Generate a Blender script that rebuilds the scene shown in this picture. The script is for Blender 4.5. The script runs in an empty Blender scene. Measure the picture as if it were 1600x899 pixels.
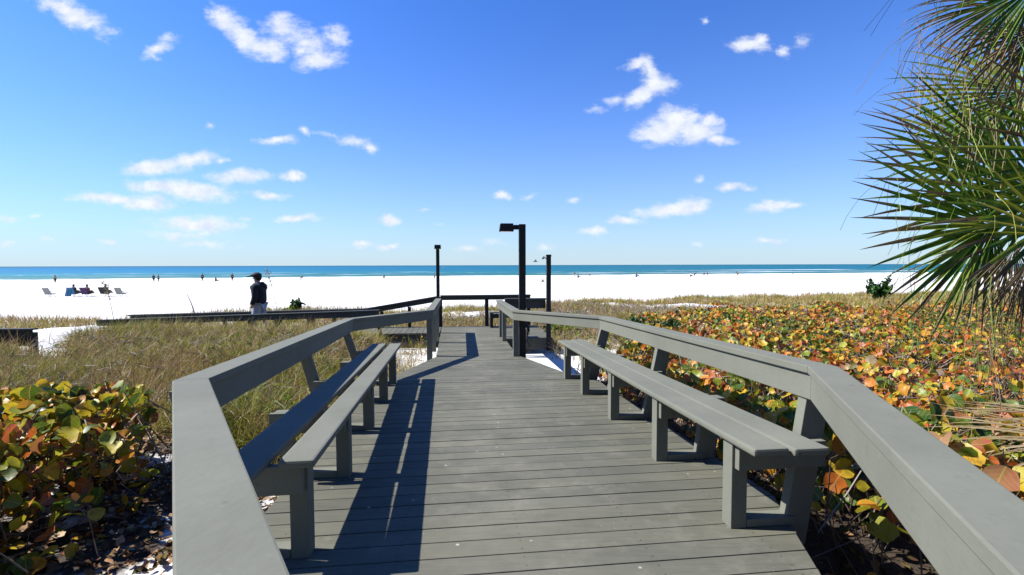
import bpy, bmesh, math, random
import numpy as np
from mathutils import Vector, Matrix
random.seed(7); rng = np.random.default_rng(11)
R = math.radians
scene = bpy.context.scene
col = scene.collection

# ------------------------------------------------------------------ camera
CAMZ = 4.0
cam = bpy.data.cameras.new('camera'); camo = bpy.data.objects.new('camera', cam); col.objects.link(camo)
cam.sensor_fit = 'HORIZONTAL'; cam.sensor_width = 36; cam.lens = 36 * 750 / 1600.0
cam.clip_start = 0.05; cam.clip_end = 90000
pitch = math.atan(35 / 750.0)
camo.matrix_world = (Matrix.Translation((0, 0, CAMZ)) @ Matrix.Rotation(math.pi / 2 - pitch, 4, 'X')
                     @ Matrix.Rotation(R(-0.16), 4, 'Z'))
scene.camera = camo
scene.render.resolution_x = 1024; scene.render.resolution_y = 575

# ------------------------------------------------------------------ light
SUN_EL = R(45.5)
SUN_DIR = Vector((-0.996 * math.cos(SUN_EL), 0.095 * math.cos(SUN_EL), math.sin(SUN_EL))).normalized()
sd = bpy.data.lights.new('sun', 'SUN'); sd.energy = 5.0; sd.angle = R(0.5); sd.color = (1.0, 0.965, 0.9)
so = bpy.data.objects.new('sun', sd); col.objects.link(so)
so.rotation_euler = SUN_DIR.to_track_quat('Z', 'Y').to_euler(); so.location = (-20, 0, 25)
scene.view_settings.view_transform = 'Standard'; scene.view_settings.look = 'None'
scene.view_settings.gamma = 1.0; scene.view_settings.use_curve_mapping = False
scene.view_settings.exposure = 1.035

# ------------------------------------------------------------------ sky with clouds (all by direction)
# each cloud puff: x/y slope, z/y slope, half width, half height, tilt in degrees, density
CLOUDS = [(-0.889, 0.5122, 0.0884, 0.026, -27, 1),
 (-0.9206, 0.53, 0.0585, 0.0182, -20, 0.9),
 (-0.7186, 0.443, 0.0391, 0.0157, 25, 0.75),
 (-0.6995, 0.4659, 0.0287, 0.0091, 20, 0.55),
 (-0.7296, 0.4278, 0.0261, 0.0091, -25, 0.6),
 (-0.5813, 0.4987, 0.0442, 0.0221, -30, 1.1),
 (-0.5458, 0.4655, 0.0547, 0.0261, -42, 1.1),
 (-0.5008, 0.4425, 0.0548, 0.0222, -15, 1.1),
 (-0.4607, 0.4818, 0.0469, 0.026, -10, 0.9),
 (-0.4667, 0.5034, 0.026, 0.013, 0, 0.7),
 (-0.4184, 0.455, 0.0678, 0.0339, -12, 0.8),
 (-0.3582, 0.4625, 0.0287, 0.0261, 0, 0.9),
 (-0.3905, 0.4166, 0.0575, 0.0196, 5, 0.95),
 (-0.4293, 0.4346, 0.0391, 0.0157, 0, 0.8),
 (-0.4833, 0.2596, 0.0447, 0.0092, 3, 0.85),
 (-0.4224, 0.2763, 0.0184, 0.0092, -30, 0.95),
 (-0.3255, 0.2579, 0.0395, 0.0118, -8, 0.8),
 (-0.2889, 0.2448, 0.0211, 0.0119, -20, 0.95),
 (-0.3674, 0.2671, 0.0395, 0.0066, -10, 0.5),
 (-0.7315, 0.203, 0.0765, 0.0172, 3, 1.05),
 (-0.6585, 0.2172, 0.0633, 0.0158, 10, 1.05),
 (-0.5965, 0.2183, 0.0145, 0.0092, 0, 0.8),
 (-0.5605, 0.1856, 0.0713, 0.0158, 3, 1.05),
 (-0.451, 0.1839, 0.029, 0.0119, 0, 1.0),
 (-0.7197, 0.1637, 0.0793, 0.0172, -3, 1.05),
 (-0.6606, 0.1544, 0.0899, 0.0225, -6, 1.15),
 (-0.8199, 0.1378, 0.1032, 0.0132, -3, 1),
 (-0.754, 0.131, 0.0609, 0.0185, 0, 1.0),
 (-0.4968, 0.1461, 0.045, 0.0093, -4, 0.85),
 (-0.6496, 0.0873, 0.1008, 0.0172, -3, 1.05),
 (-0.6901, 0.0663, 0.0929, 0.0133, 0, 0.65),
 (-0.6377, 0.0449, 0.0797, 0.0106, 0, 0.55),
 (-0.4372, 0.0946, 0.0557, 0.0093, 0, 0.9),
 (-0.2569, 0.0928, 0.0239, 0.0119, -5, 1.05),
 (-1.0404, 0.0976, 0.0292, 0.0093, 0, 0.65),
 (-0.9845, 0.1014, 0.0146, 0.0066, 0, 0.6),
 (-0.8367, 0.0534, 0.0266, 0.0066, 0, 0.7),
 (-1.0495, 0.0487, 0.0332, 0.008, 0, 0.6),
 (-0.9692, 0.0617, 0.0212, 0.0053, 0, 0.5),
 (-0.3081, 0.0453, 0.0266, 0.008, 0, 0.75),
 (-0.255, 0.0399, 0.0292, 0.008, 0, 0.75),
 (-0.6219, 0.2885, 0.0118, 0.0079, 0, 0.65),
 (-0.5565, 0.0963, 0.0186, 0.0053, 0, 0.6),
 (0.4813, 0.4474, 0.0469, 0.0156, 0, 1.05),
 (0.5032, 0.4576, 0.0182, 0.013, 0, 0.9),
 (0.552, 0.4357, 0.0209, 0.0104, 0, 0.7),
 (0.5946, 0.4522, 0.0209, 0.0156, 40, 0.55),
 (0.3945, 0.4909, 0.013, 0.0104, 0, 0.6),
 (0.256, 0.4097, 0.0314, 0.0118, 10, 1.0),
 (0.281, 0.3943, 0.034, 0.0183, -45, 1.1),
 (0.3022, 0.3685, 0.0393, 0.0209, -15, 1.1),
 (0.2658, 0.3455, 0.0419, 0.0183, 28, 1.1),
 (0.3284, 0.3685, 0.0236, 0.0105, -15, 0.8),
 (0.2082, 0.3379, 0.0288, 0.0131, 10, 0.75),
 (0.1716, 0.3174, 0.0262, 0.0079, 0, 0.45),
 (0.3099, 0.2743, 0.0579, 0.0289, 5, 1.3),
 (0.3399, 0.2936, 0.0525, 0.0315, 0, 1.3),
 (0.3822, 0.2728, 0.0552, 0.0263, 0, 1.25),
 (0.4056, 0.2935, 0.0263, 0.0184, 0, 1.2),
 (0.4246, 0.2558, 0.0395, 0.0118, -5, 1.0),
 (0.2903, 0.2653, 0.0342, 0.0184, 0, 1.1),
 (-0.022, 0.1408, 0.0225, 0.0093, 0, 0.95),
 (0.0349, 0.142, 0.0238, 0.0079, 15, 0.6),
 (0.1289, 0.1365, 0.0185, 0.0079, 0, 0.65),
 (0.454, 0.1605, 0.0291, 0.0093, 0, 1.0),
 (0.4832, 0.1565, 0.0185, 0.0066, 0, 0.7),
 (0.3316, 0.1149, 0.0848, 0.0159, 4, 1.1),
 (0.3739, 0.124, 0.0424, 0.0172, 0, 1.05),
 (0.5237, 0.117, 0.0477, 0.0106, 5, 0.9),
 (0.55, 0.1248, 0.0344, 0.0132, 0, 0.95),
 (0.5832, 0.1194, 0.0318, 0.0079, 0, 0.8),
 (0.2325, 0.0901, 0.0424, 0.0093, 0, 0.95),
 (0.1729, 0.0691, 0.0319, 0.0093, 0, 0.95),
 (0.3863, 0.1777, 0.0132, 0.0106, 0, 0.6),
 (0.5318, 0.0483, 0.0346, 0.0066, 0, 0.75),
 (0.3857, 0.0447, 0.0186, 0.0066, 0, 0.6),
 (0.0641, 0.0377, 0.0239, 0.008, 0, 0.6),
 (-0.0862, 0.0354, 0.0399, 0.008, 0, 0.5),
 (-0.033, 0.0459, 0.0346, 0.008, 0, 0.5),
 (-0.1784, 0.115, 0.0238, 0.0053, 0, 0.5),
 (-0.1456, 0.0832, 0.0186, 0.0053, 0, 0.4)]
world = bpy.data.worlds.new('World'); scene.world = world; world.use_nodes = True
nt = world.node_tree; nt.nodes.clear()
def N(nt, t, **kw):
    n = nt.nodes.new(t)
    for k, v in kw.items(): setattr(n, k, v)
    return n
def math_n(nt, op, a, b=None, c=None, clamp=False):
    n = nt.nodes.new('ShaderNodeMath'); n.operation = op; n.use_clamp = clamp
    for i, v in enumerate((a, b, c)):
        if v is None: continue
        if isinstance(v, (int, float)): n.inputs[i].default_value = v
        else: nt.links.new(v, n.inputs[i])
    return n.outputs[0]
L = nt.links.new
wout = N(nt, 'ShaderNodeOutputWorld'); bg = N(nt, 'ShaderNodeBackground'); L(bg.outputs[0], wout.inputs[0])
sky = N(nt, 'ShaderNodeTexSky', sky_type='NISHITA'); sky.sun_disc = False
sky.sun_elevation = SUN_EL; sky.sun_rotation = math.atan2(SUN_DIR.x, SUN_DIR.y)
sky.altitude = 0; sky.air_density = 1.0; sky.dust_density = 0.3; sky.ozone_density = 2.5
hsv = N(nt, 'ShaderNodeHueSaturation'); hsv.inputs['Saturation'].default_value = 1.22; hsv.inputs['Value'].default_value = 1.0
L(sky.outputs[0], hsv.inputs['Color'])
gain = N(nt, 'ShaderNodeMix', data_type='RGBA', blend_type='MULTIPLY'); gain.inputs['Factor'].default_value = 1; L(hsv.outputs[0], gain.inputs['A']); gain.inputs['B'].default_value = (.76, 1.26, 2.15, 1)
tc = N(nt, 'ShaderNodeTexCoord'); sep = N(nt, 'ShaderNodeSeparateXYZ'); L(tc.outputs['Generated'], sep.inputs[0])
ysafe = math_n(nt, 'MAXIMUM', sep.outputs[1], 0.05)
u = math_n(nt, 'DIVIDE', sep.outputs[0], ysafe); v = math_n(nt, 'DIVIDE', sep.outputs[2], ysafe)
cmb = N(nt, 'ShaderNodeCombineXYZ'); L(u, cmb.inputs[0]); L(v, cmb.inputs[1])
def noise(nt, vec, scale, detail, rough=0.5, dist=0.0):
    n = nt.nodes.new('ShaderNodeTexNoise'); n.inputs['Scale'].default_value = scale
    n.inputs['Detail'].default_value = detail; n.inputs['Roughness'].default_value = rough
    n.inputs['Distortion'].default_value = dist
    if vec is not None: nt.links.new(vec, n.inputs['Vector'])
    return n
# warp
wn = noise(nt, cmb.outputs[0], 16.0, 6, 0.6)
wsub = N(nt, 'ShaderNodeVectorMath', operation='SUBTRACT'); L(wn.outputs['Color'], wsub.inputs[0]); wsub.inputs[1].default_value = (.5, .5, .5)
wsc = N(nt, 'ShaderNodeVectorMath', operation='MULTIPLY'); L(wsub.outputs[0], wsc.inputs[0]); wsc.inputs[1].default_value = (.055, .03, 0)
wad = N(nt, 'ShaderNodeVectorMath', operation='ADD'); L(cmb.outputs[0], wad.inputs[0]); L(wsc.outputs[0], wad.inputs[1])
dens = None; vec = wad.outputs[0]
for ci, (cu, cv, ru, rv, rot, dn) in enumerate(CLOUDS):
    if ci and ci % 10 == 0:      # keeps the shader small: each batch of puffs waits for the one before
        vad = N(nt, 'ShaderNodeVectorMath', operation='MULTIPLY_ADD'); L(dens, vad.inputs[0]); vad.inputs[1].default_value = (1e-7, 1e-7, 0); L(wad.outputs[0], vad.inputs[2]); vec = vad.outputs[0]
    mp = N(nt, 'ShaderNodeMapping', vector_type='TEXTURE')
    mp.inputs['Location'].default_value = (cu, cv, 0); mp.inputs['Rotation'].default_value = (0, 0, R(rot))
    mp.inputs['Scale'].default_value = (ru * 1.3, rv * 1.38, 1)
    L(vec, mp.inputs['Vector'])
    ln = N(nt, 'ShaderNodeVectorMath', operation='LENGTH'); L(mp.outputs[0], ln.inputs[0])
    g = math_n(nt, 'MULTIPLY_ADD', ln.outputs['Value'], -dn, dn)
    dens = g if dens is None else math_n(nt, 'SMOOTH_MAX', dens, g, 0.12)
stretch = N(nt, 'ShaderNodeMapping'); stretch.inputs['Scale'].default_value = (1, 1.8, 1); L(cmb.outputs[0], stretch.inputs['Vector'])
fn = noise(nt, stretch.outputs[0], 26.0, 9, 0.66)
f1 = math_n(nt, 'MULTIPLY_ADD', fn.outputs['Fac'], 1.35, -0.70)
dd = math_n(nt, 'ADD', dens, f1)
mr = N(nt, 'ShaderNodeMapRange', interpolation_type='SMOOTHSTEP'); L(dd, mr.inputs[0])
mr.inputs[1].default_value = 0.03; mr.inputs[2].default_value = 0.88; mr.inputs[3].default_value = 0; mr.inputs[4].default_value = 1
inside = math_n(nt, 'GREATER_THAN', sep.outputs[1], 0.1)
above = math_n(nt, 'GREATER_THAN', sep.outputs[2], 0.0)
fac = math_n(nt, 'MULTIPLY', math_n(nt, 'MULTIPLY', mr.outputs[0], inside), above)
fac = math_n(nt, 'MULTIPLY', fac, 0.97)
# thin veil of humidity low over the sea
el = math_n(nt, 'MULTIPLY', sep.outputs[2], -6.5)
veil = math_n(nt, 'MULTIPLY', math_n(nt, 'EXPONENT', el), 0.85, clamp=True)
mixv = N(nt, 'ShaderNodeMix', data_type='RGBA'); L(veil, mixv.inputs['Factor']); L(gain.outputs['Result'], mixv.inputs['A']); mixv.inputs['B'].default_value = (6.4, 7.8, 8.7, 1)
mixc = N(nt, 'ShaderNodeMix', data_type='RGBA'); L(fac, mixc.inputs['Factor']); L(mixv.outputs['Result'], mixc.inputs['A'])
shn = noise(nt, cmb.outputs[0], 34.0, 5, .6); shd = N(nt, 'ShaderNodeMix', data_type='RGBA')
shm = N(nt, 'ShaderNodeMapRange'); L(shn.outputs['Fac'], shm.inputs[0]); shm.inputs[1].default_value = .35; shm.inputs[2].default_value = .62; L(shm.outputs[0], shd.inputs['Factor'])
shd.inputs['A'].default_value = (7.4, 8.1, 9.6, 1); shd.inputs['B'].default_value = (9.4, 9.7, 10.2, 1); L(shd.outputs['Result'], mixc.inputs['B'])
L(mixc.outputs['Result'], bg.inputs['Color']); bg.inputs['Strength'].default_value = 0.05
world.cycles.sampling_method = 'MANUAL'; world.cycles.sample_map_resolution = 512

# ------------------------------------------------------------------ materials
def new_mat(name):
    m = bpy.data.materials.new(name); m.use_nodes = True
    nt = m.node_tree; b = nt.nodes['Principled BSDF']
    b.inputs['Specular IOR Level'].default_value = 0.3
    return m, nt, b
def ramp(nt, fac, stops, interp='LINEAR'):
    r = nt.nodes.new('ShaderNodeValToRGB'); r.color_ramp.interpolation = interp
    e = r.color_ramp.elements
    e[0].position, e[0].color = stops[0][0], (*stops[0][1], 1)
    e[1].position, e[1].color = stops[-1][0], (*stops[-1][1], 1)
    for p, c in stops[1:-1]:
        x = e.new(p); x.color = (*c, 1)
    if fac is not None: nt.links.new(fac, r.inputs[0])
    return r.outputs[0]
def mixrgb(nt, fac, a, b, mode='MIX'):
    n = nt.nodes.new('ShaderNodeMix'); n.data_type = 'RGBA'; n.blend_type = mode
    for k, v in (('Factor', fac), ('A', a), ('B', b)):
        if isinstance(v, (int, float)): n.inputs[k].default_value = v
        elif isinstance(v, tuple): n.inputs[k].default_value = (*v, 1)
        else: nt.links.new(v, n.inputs[k])
    return n.outputs['Result']
def maprange(nt, v, a, b, c=0., d=1., smooth=False):
    n = nt.nodes.new('ShaderNodeMapRange'); nt.links.new(v, n.inputs[0])
    if smooth: n.interpolation_type = 'SMOOTHSTEP'
    for i, x in enumerate((a, b, c, d)): n.inputs[i + 1].default_value = x
    return n.outputs[0]
def coords(nt, scale=(1, 1, 1), rot=(0, 0, 0)):
    t = nt.nodes.new('ShaderNodeNewGeometry')
    m = nt.nodes.new('ShaderNodeMapping'); m.inputs['Scale'].default_value = scale; m.inputs['Rotation'].default_value = rot
    nt.links.new(t.outputs['Position'], m.inputs['Vector']); return m.outputs[0], t
def bump(nt, b, h, strength, dist):
    n = nt.nodes.new('ShaderNodeBump'); n.inputs['Strength'].default_value = strength; n.inputs['Distance'].default_value = dist
    nt.links.new(h, n.inputs['Height']); nt.links.new(n.outputs[0], b.inputs['Normal'])

YAW = R(6.4)
def painted_wood(name, base, deck=False):
    m, nt, b = new_mat(name)
    p, geo = coords(nt)
    big = noise(nt, p, 1.7, 4, .6)
    grainp, _ = coords(nt, (4 if deck else 70, 60 if deck else 26, 90), (0, 0, -YAW))
    grain = noise(nt, grainp, 1.0, 5, .65)
    isl = geo.outputs['Random Per Island']
    c = mixrgb(nt, maprange(nt, big.outputs[0], .3, .7), tuple(x * .88 for x in base), tuple(x * 1.1 for x in base))
    c = mixrgb(nt, 1.0, c, ramp(nt, isl, [(0, (.86, .87, .88)), (.5, (1, 1, 1)), (1, (1.08, 1.07, 1.03))]), 'MULTIPLY')
    c = mixrgb(nt, 1.0, c, ramp(nt, grain.outputs[0], [(.25, (.84, .84, .84) if deck else (.93, .93, .93)), (.6, (1.05, 1.05, 1.05) if deck else (1.02, 1.02, 1.02))]), 'MULTIPLY')
    if deck:
        # dried splashes, sand grains and scuffs
        vo = nt.nodes.new('ShaderNodeTexVoronoi'); vo.inputs['Scale'].default_value = 7.0; nt.links.new(p, vo.inputs['Vector'])
        sp = maprange(nt, vo.outputs['Distance'], .085, .04)
        ns = noise(nt, p, .9, 2); gate = maprange(nt, ns.outputs[0], .5, .56)
        sp = math_n(nt, 'MULTIPLY', sp, gate)
        vo2 = nt.nodes.new('ShaderNodeTexVoronoi'); vo2.inputs['Scale'].default_value = 38.0; nt.links.new(p, vo2.inputs['Vector'])
        sp2 = maprange(nt, vo2.outputs['Distance'], .13, .05)
        n2 = noise(nt, p, 5.0, 3); sp2 = math_n(nt, 'MULTIPLY', sp2, maprange(nt, n2.outputs[0], .6, .68))
        c = mixrgb(nt, math_n(nt, 'MULTIPLY', math_n(nt, 'MAXIMUM', sp, sp2), .8), c, (.45, .43, .39))
        dust = noise(nt, p, 3.2, 6, .7)
        c = mixrgb(nt, maprange(nt, dust.outputs[0], .52, .8, 0, .28), c, (.30, .28, .23))
        # nail rows over the joists and a paler foot-worn strip along the middle
        rp, _ = coords(nt, (1, 1, 1), (0, 0, -YAW)); sx = nt.nodes.new('ShaderNodeSeparateXYZ'); nt.links.new(rp, sx.inputs[0])
        fs = math_n(nt, 'FRACT', math_n(nt, 'MULTIPLY', math_n(nt, 'ADD', sx.outputs[1], 2.0), 1 / .0735)); ft = math_n(nt, 'FRACT', math_n(nt, 'MULTIPLY', sx.outputs[0], 1 / .61))
        ds = math_n(nt, 'MULTIPLY', math_n(nt, 'SUBTRACT', fs, .47), .0735); dt = math_n(nt, 'MULTIPLY', math_n(nt, 'SUBTRACT', ft, .5), .61)
        dd_ = math_n(nt, 'SQRT', math_n(nt, 'ADD', math_n(nt, 'MULTIPLY', ds, ds), math_n(nt, 'MULTIPLY', dt, dt)))
        c = mixrgb(nt, maprange(nt, dd_, .0065, .004, 0, .75), c, (.03, .025, .02))
        worn = maprange(nt, math_n(nt, 'ABSOLUTE', math_n(nt, 'SUBTRACT', sx.outputs[0], .35)), .75, .1, 0, .25)
        wnn = noise(nt, p, 2.4, 5, .65); c = mixrgb(nt, math_n(nt, 'MULTIPLY', worn, maprange(nt, wnn.outputs[0], .35, .65)), c, (.24, .225, .18))
        st = noise(nt, p, 1.1, 5, .7); c = mixrgb(nt, maprange(nt, st.outputs[0], .56, .72, 0, .35), c, (.055, .055, .045))
    else:
        wn2 = noise(nt, p, 9.0, 6, .7)
        c = mixrgb(nt, maprange(nt, wn2.outputs[0], .62, .72, 0, .45), c, tuple(x * .62 for x in base))
    if not deck:   # knots, screw heads and scuffs
        kv = nt.nodes.new('ShaderNodeTexVoronoi'); kv.inputs['Scale'].default_value = 4.5; nt.links.new(p, kv.inputs['Vector'])
        c = mixrgb(nt, maprange(nt, kv.outputs['Distance'], .05, .028, 0, .6), c, tuple(x * .35 for x in base))
        sn = noise(nt, p, 38, 5, .75); c = mixrgb(nt, maprange(nt, sn.outputs[0], .62, .72, 0, .3), c, tuple(min(1, x * 1.5) for x in base))
    nt.links.new(c, b.inputs['Base Color'])
    b.inputs['Roughness'].default_value = .78; b.inputs['Specular IOR Level'].default_value = .16
    bump(nt, b, grain.outputs[0], .35, .004 if deck else .0006)
    return m
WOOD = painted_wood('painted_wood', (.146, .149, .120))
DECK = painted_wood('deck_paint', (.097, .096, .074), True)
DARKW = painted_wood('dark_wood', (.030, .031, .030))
DARKRAIL = painted_wood('dark_rail_wood', (.060, .064, .062))
def plain(name, c, rough=.6, metal=0., var=.12):
    m, nt, b = new_mat(name)
    p, _ = coords(nt); n = noise(nt, p, 25, 4, .6)
    cc = mixrgb(nt, n.outputs[0], tuple(x * (1 - var) for x in c), tuple(min(1, x * (1 + var)) for x in c))
    nt.links.new(cc, b.inputs['Base Color']); b.inputs['Roughness'].default_value = rough; b.inputs['Metallic'].default_value = metal
    return m
BLACKP = plain('black_paint', (.012, .012, .012), .5)
SCREW = plain('steel_screw', (.35, .35, .34), .4, .8)
RUBBER = plain('black_rubber', (.01, .01, .01), .5)

# sand
m, nt, b = new_mat('sand'); SAND = m
p, _ = coords(nt); n1 = noise(nt, p, .35, 6, .6); n2 = noise(nt, p, 14, 5, .7); n3 = noise(nt, p, 2.2, 5, .6)
c = mixrgb(nt, n1.outputs[0], (.53, .515, .48), (.64, .63, .60))
c = mixrgb(nt, maprange(nt, n2.outputs[0], .62, .75, 0, .35), c, (.30, .26, .21))
att = nt.nodes.new('ShaderNodeAttribute'); att.attribute_name = 'litter'   # where leaf litter lies, painted near black for the shade over it
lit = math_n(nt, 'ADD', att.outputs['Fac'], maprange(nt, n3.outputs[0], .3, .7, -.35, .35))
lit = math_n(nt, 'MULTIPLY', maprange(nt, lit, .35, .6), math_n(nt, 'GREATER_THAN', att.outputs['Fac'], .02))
shade_humus = mixrgb(nt, n2.outputs[0], (.012, .009, .007), (.065, .046, .03))
c = mixrgb(nt, lit, c, shade_humus)
att2 = nt.nodes.new('ShaderNodeAttribute'); att2.attribute_name = 'wet'
c = mixrgb(nt, att2.outputs['Fac'], c, (.20, .18, .17))
nt.links.new(c, b.inputs['Base Color']); b.inputs['Roughness'].default_value = .9
hh = math_n(nt, 'ADD', n2.outputs[0], math_n(nt, 'MULTIPLY', n3.outputs[0], 3.0)); bump(nt, b, hh, .6, .03)

# sea: q = metres offshore
SQ = (-0.2241, 0.9746)          # unit normal of the shoreline
SC = 155.5 * 0.9746             # offset
m, nt, b = new_mat('sea_water'); SEA = m
geo = nt.nodes.new('ShaderNodeNewGeometry'); dp = nt.nodes.new('ShaderNodeVectorMath'); dp.operation = 'DOT_PRODUCT'
nt.links.new(geo.outputs['Position'], dp.inputs[0]); dp.inputs[1].default_value = (*SQ, 0)
q = math_n(nt, 'SUBTRACT', dp.outputs['Value'], SC)
wp = nt.nodes.new('ShaderNodeMapping'); nt.links.new(geo.outputs['Position'], wp.inputs['Vector']); wp.inputs['Rotation'].default_value = (0, 0, -R(13)); wp.inputs['Scale'].default_value = (.3, 1, 1)
nq = noise(nt, wp.outputs[0], .045, 5, .6); nf = noise(nt, wp.outputs[0], .35, 6, .7)
qq = math_n(nt, 'ADD', q, math_n(nt, 'MULTIPLY_ADD', nq.outputs[0], 44, -22))
lq = math_n(nt, 'LOGARITHM', math_n(nt, 'MAXIMUM', math_n(nt, 'ADD', qq, 12), 1), 10)   # log10 distance offshore
c = ramp(nt, math_n(nt, 'DIVIDE', lq, 4.0), [(.0, (.4, .5, .45)), (.38, (.13, .27, .24)), (.47, (.07, .24, .22)), (.54, (.03, .25, .36)), (.64, (.012, .20, .40)), (.78, (.010, .17, .34)), (.92, (.006, .085, .15)), (1, (.005, .07, .13))])
sxw = nt.nodes.new('ShaderNodeSeparateXYZ'); nt.links.new(geo.outputs['Position'], sxw.inputs[0])
tf = maprange(nt, math_n(nt, 'DIVIDE', sxw.outputs[0], math_n(nt, 'ADD', math_n(nt, 'ABSOLUTE', sxw.outputs[1]), 200)), -.5, .1, 0, .9)   # greener water towards the north end
c = mixrgb(nt, tf, c, mixrgb(nt, .75, c, (.008, .12, .14)))
streak = noise(nt, wp.outputs[0], .012, 7, .7)
c = mixrgb(nt, maprange(nt, streak.outputs[0], .4, .65, 0, .45), c, (.006, .13, .18))
foam = math_n(nt, 'ADD', maprange(nt, qq, 42, 8, 0, 1), maprange(nt, nf.outputs[0], .3, .7, -.55, .45))
foam = maprange(nt, foam, .3, .55)
def breaker(pos, w, nn, lo, hi):
    a = math_n(nt, 'ABSOLUTE', math_n(nt, 'SUBTRACT', qq, pos)); a = maprange(nt, a, w, w * .4)
    return math_n(nt, 'MULTIPLY', a, maprange(nt, nn, lo, hi))
bn = noise(nt, wp.outputs[0], .03, 4, .6)
foam = math_n(nt, 'MAXIMUM', foam, breaker(72, 5, bn.outputs[0], .47, .53))
foam = math_n(nt, 'MAXIMUM', foam, breaker(150, 10, streak.outputs[0], .49, .55))
foam = math_n(nt, 'MAXIMUM', foam, breaker(110, 4, nf.outputs[0], .52, .6))
c = mixrgb(nt, 1.0, c, (.70, .70, .68), 'MULTIPLY')
c = mixrgb(nt, foam, c, (.75, .77, .76))
nt.links.new(c, b.inputs['Base Color']); b.inputs['Roughness'].default_value = .5; b.inputs['Specular IOR Level'].default_value = .12
wv = noise(nt, wp.outputs[0], .8, 6, .6); bump(nt, b, wv.outputs[0], .5, .5)

def leaf_mat(name, stops, mott=(.30, .10, .02), transl=.35, veins=True, scale=16, K=.74):
    stops = [(p_, tuple(x_ * K for x_ in c_)) for p_, c_ in stops]; mott = tuple(x_ * K for x_ in mott)
    m, nt, b = new_mat(name)
    geo = nt.nodes.new('ShaderNodeNewGeometry'); p = geo.outputs['Position']
    rnd = geo.outputs['Random Per Island']
    patch = noise(nt, p, .55, 3, .5)
    f = math_n(nt, 'ADD', math_n(nt, 'MULTIPLY', rnd, .80), maprange(nt, patch.outputs[0], .32, .68, -.28, .34), clamp=True)
    c = ramp(nt, f, stops)
    mt = noise(nt, p, scale, 4, .65)
    c = mixrgb(nt, maprange(nt, mt.outputs[0], .55, .66, 0, .65), c, mott)
    c2 = noise(nt, p, scale * .8, 3, .6)
    c = mixrgb(nt, maprange(nt, c2.outputs[0], .5, .7, 0, .5), c, (.10, .14, .012))
    if veins:
        uv = nt.nodes.new('ShaderNodeUVMap'); sx = nt.nodes.new('ShaderNodeSeparateXYZ'); nt.links.new(uv.outputs[0], sx.inputs[0])
        ax = math_n(nt, 'ABSOLUTE', math_n(nt, 'SUBTRACT', sx.outputs[0], .5))
        mid = maprange(nt, ax, .035, .012)
        w = math_n(nt, 'SUBTRACT', sx.outputs[1], math_n(nt, 'MULTIPLY', ax, .9))
        fr = math_n(nt, 'FRACT', math_n(nt, 'MULTIPLY', w, 5.0)); side = maprange(nt, math_n(nt, 'ABSOLUTE', math_n(nt, 'SUBTRACT', fr, .5)), .07, .03)
        vv = math_n(nt, 'MAXIMUM', mid, math_n(nt, 'MULTIPLY', side, .6))
        c = mixrgb(nt, math_n(nt, 'MULTIPLY', vv, .55), c, (.42, .34, .10))
    nt.links.new(c, b.inputs['Base Color']); b.inputs['Roughness'].default_value = .42 if veins else .8; b.inputs['Specular IOR Level'].default_value = .3 if veins else .1
    if transl:
        tr = nt.nodes.new('ShaderNodeBsdfTranslucent'); nt.links.new(c, tr.inputs[0])
        mx = nt.nodes.new('ShaderNodeMixShader'); mx.inputs[0].default_value = transl
        out = nt.nodes['Material Output']; nt.links.new(b.outputs[0], mx.inputs[1]); nt.links.new(tr.outputs[0], mx.inputs[2]); nt.links.new(mx.outputs[0], out.inputs[0])
    return m
GRAPE = leaf_mat('sea_grape_leaf', [(0, (.03, .09, .012)), (.17, (.09, .18, .014)), (.29, (.28, .33, .02)), (.39, (.64, .50, .03)), (.51, (.72, .38, .03)), (.64, (.72, .21, .028)), (.75, (.60, .11, .025)), (.84, (.34, .06, .03)), (.92, (.42, .22, .10)), (1, (.58, .44, .28))])
GRAPEL = leaf_mat('sea_grape_leaf_green', [(0, (.02, .06, .012)), (.2, (.07, .14, .014)), (.32, (.36, .38, .02)), (.50, (.68, .54, .03)), (.66, (.70, .34, .03)), (.80, (.55, .10, .02)), (.9, (.34, .16, .06)), (1, (.55, .42, .26))])
LITTER = leaf_mat('dry_leaf', [(0, (.05, .03, .015)), (.35, (.16, .09, .045)), (.6, (.36, .20, .10)), (.8, (.5, .34, .2)), (1, (.62, .52, .40))], (.2, .06, .03), 0.0, False)
VINE = leaf_mat('vine_leaf', [(0, (.05, .13, .01)), (.5, (.16, .24, .015)), (.8, (.36, .36, .02)), (1, (.45, .3, .03))], (.1, .14, .01), .3, False)
def blade_mat(name, stops, tr=.25, rough=.6, fine=5.0, K=.70):
    stops = [(p_, tuple(x_ * K for x_ in c_)) for p_, c_ in stops]
    m, nt, b = new_mat(name)
    geo = nt.nodes.new('ShaderNodeNewGeometry')
    patch = noise(nt, geo.outputs['Position'], .6, 3, .6); tuft = noise(nt, geo.outputs['Position'], fine, 2, .5)
    f = math_n(nt, 'MULTIPLY', geo.outputs['Random Per Island'], .42)
    f = math_n(nt, 'ADD', f, maprange(nt, tuft.outputs[0], .3, .7, -.08, .36))
    f = math_n(nt, 'ADD', f, maprange(nt, patch.outputs[0], .3, .7, -.08, .30), clamp=True)
    c = ramp(nt, f, stops); nt.links.new(c, b.inputs['Base Color']); b.inputs['Roughness'].default_value = rough
    t = nt.nodes.new('ShaderNodeBsdfTranslucent'); nt.links.new(c, t.inputs[0])
    mx = nt.nodes.new('ShaderNodeMixShader'); mx.inputs[0].default_value = tr
    out = nt.nodes['Material Output']; nt.links.new(b.outputs[0], mx.inputs[1]); nt.links.new(t.outputs[0], mx.inputs[2]); nt.links.new(mx.outputs[0], out.inputs[0])
    return m
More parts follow.
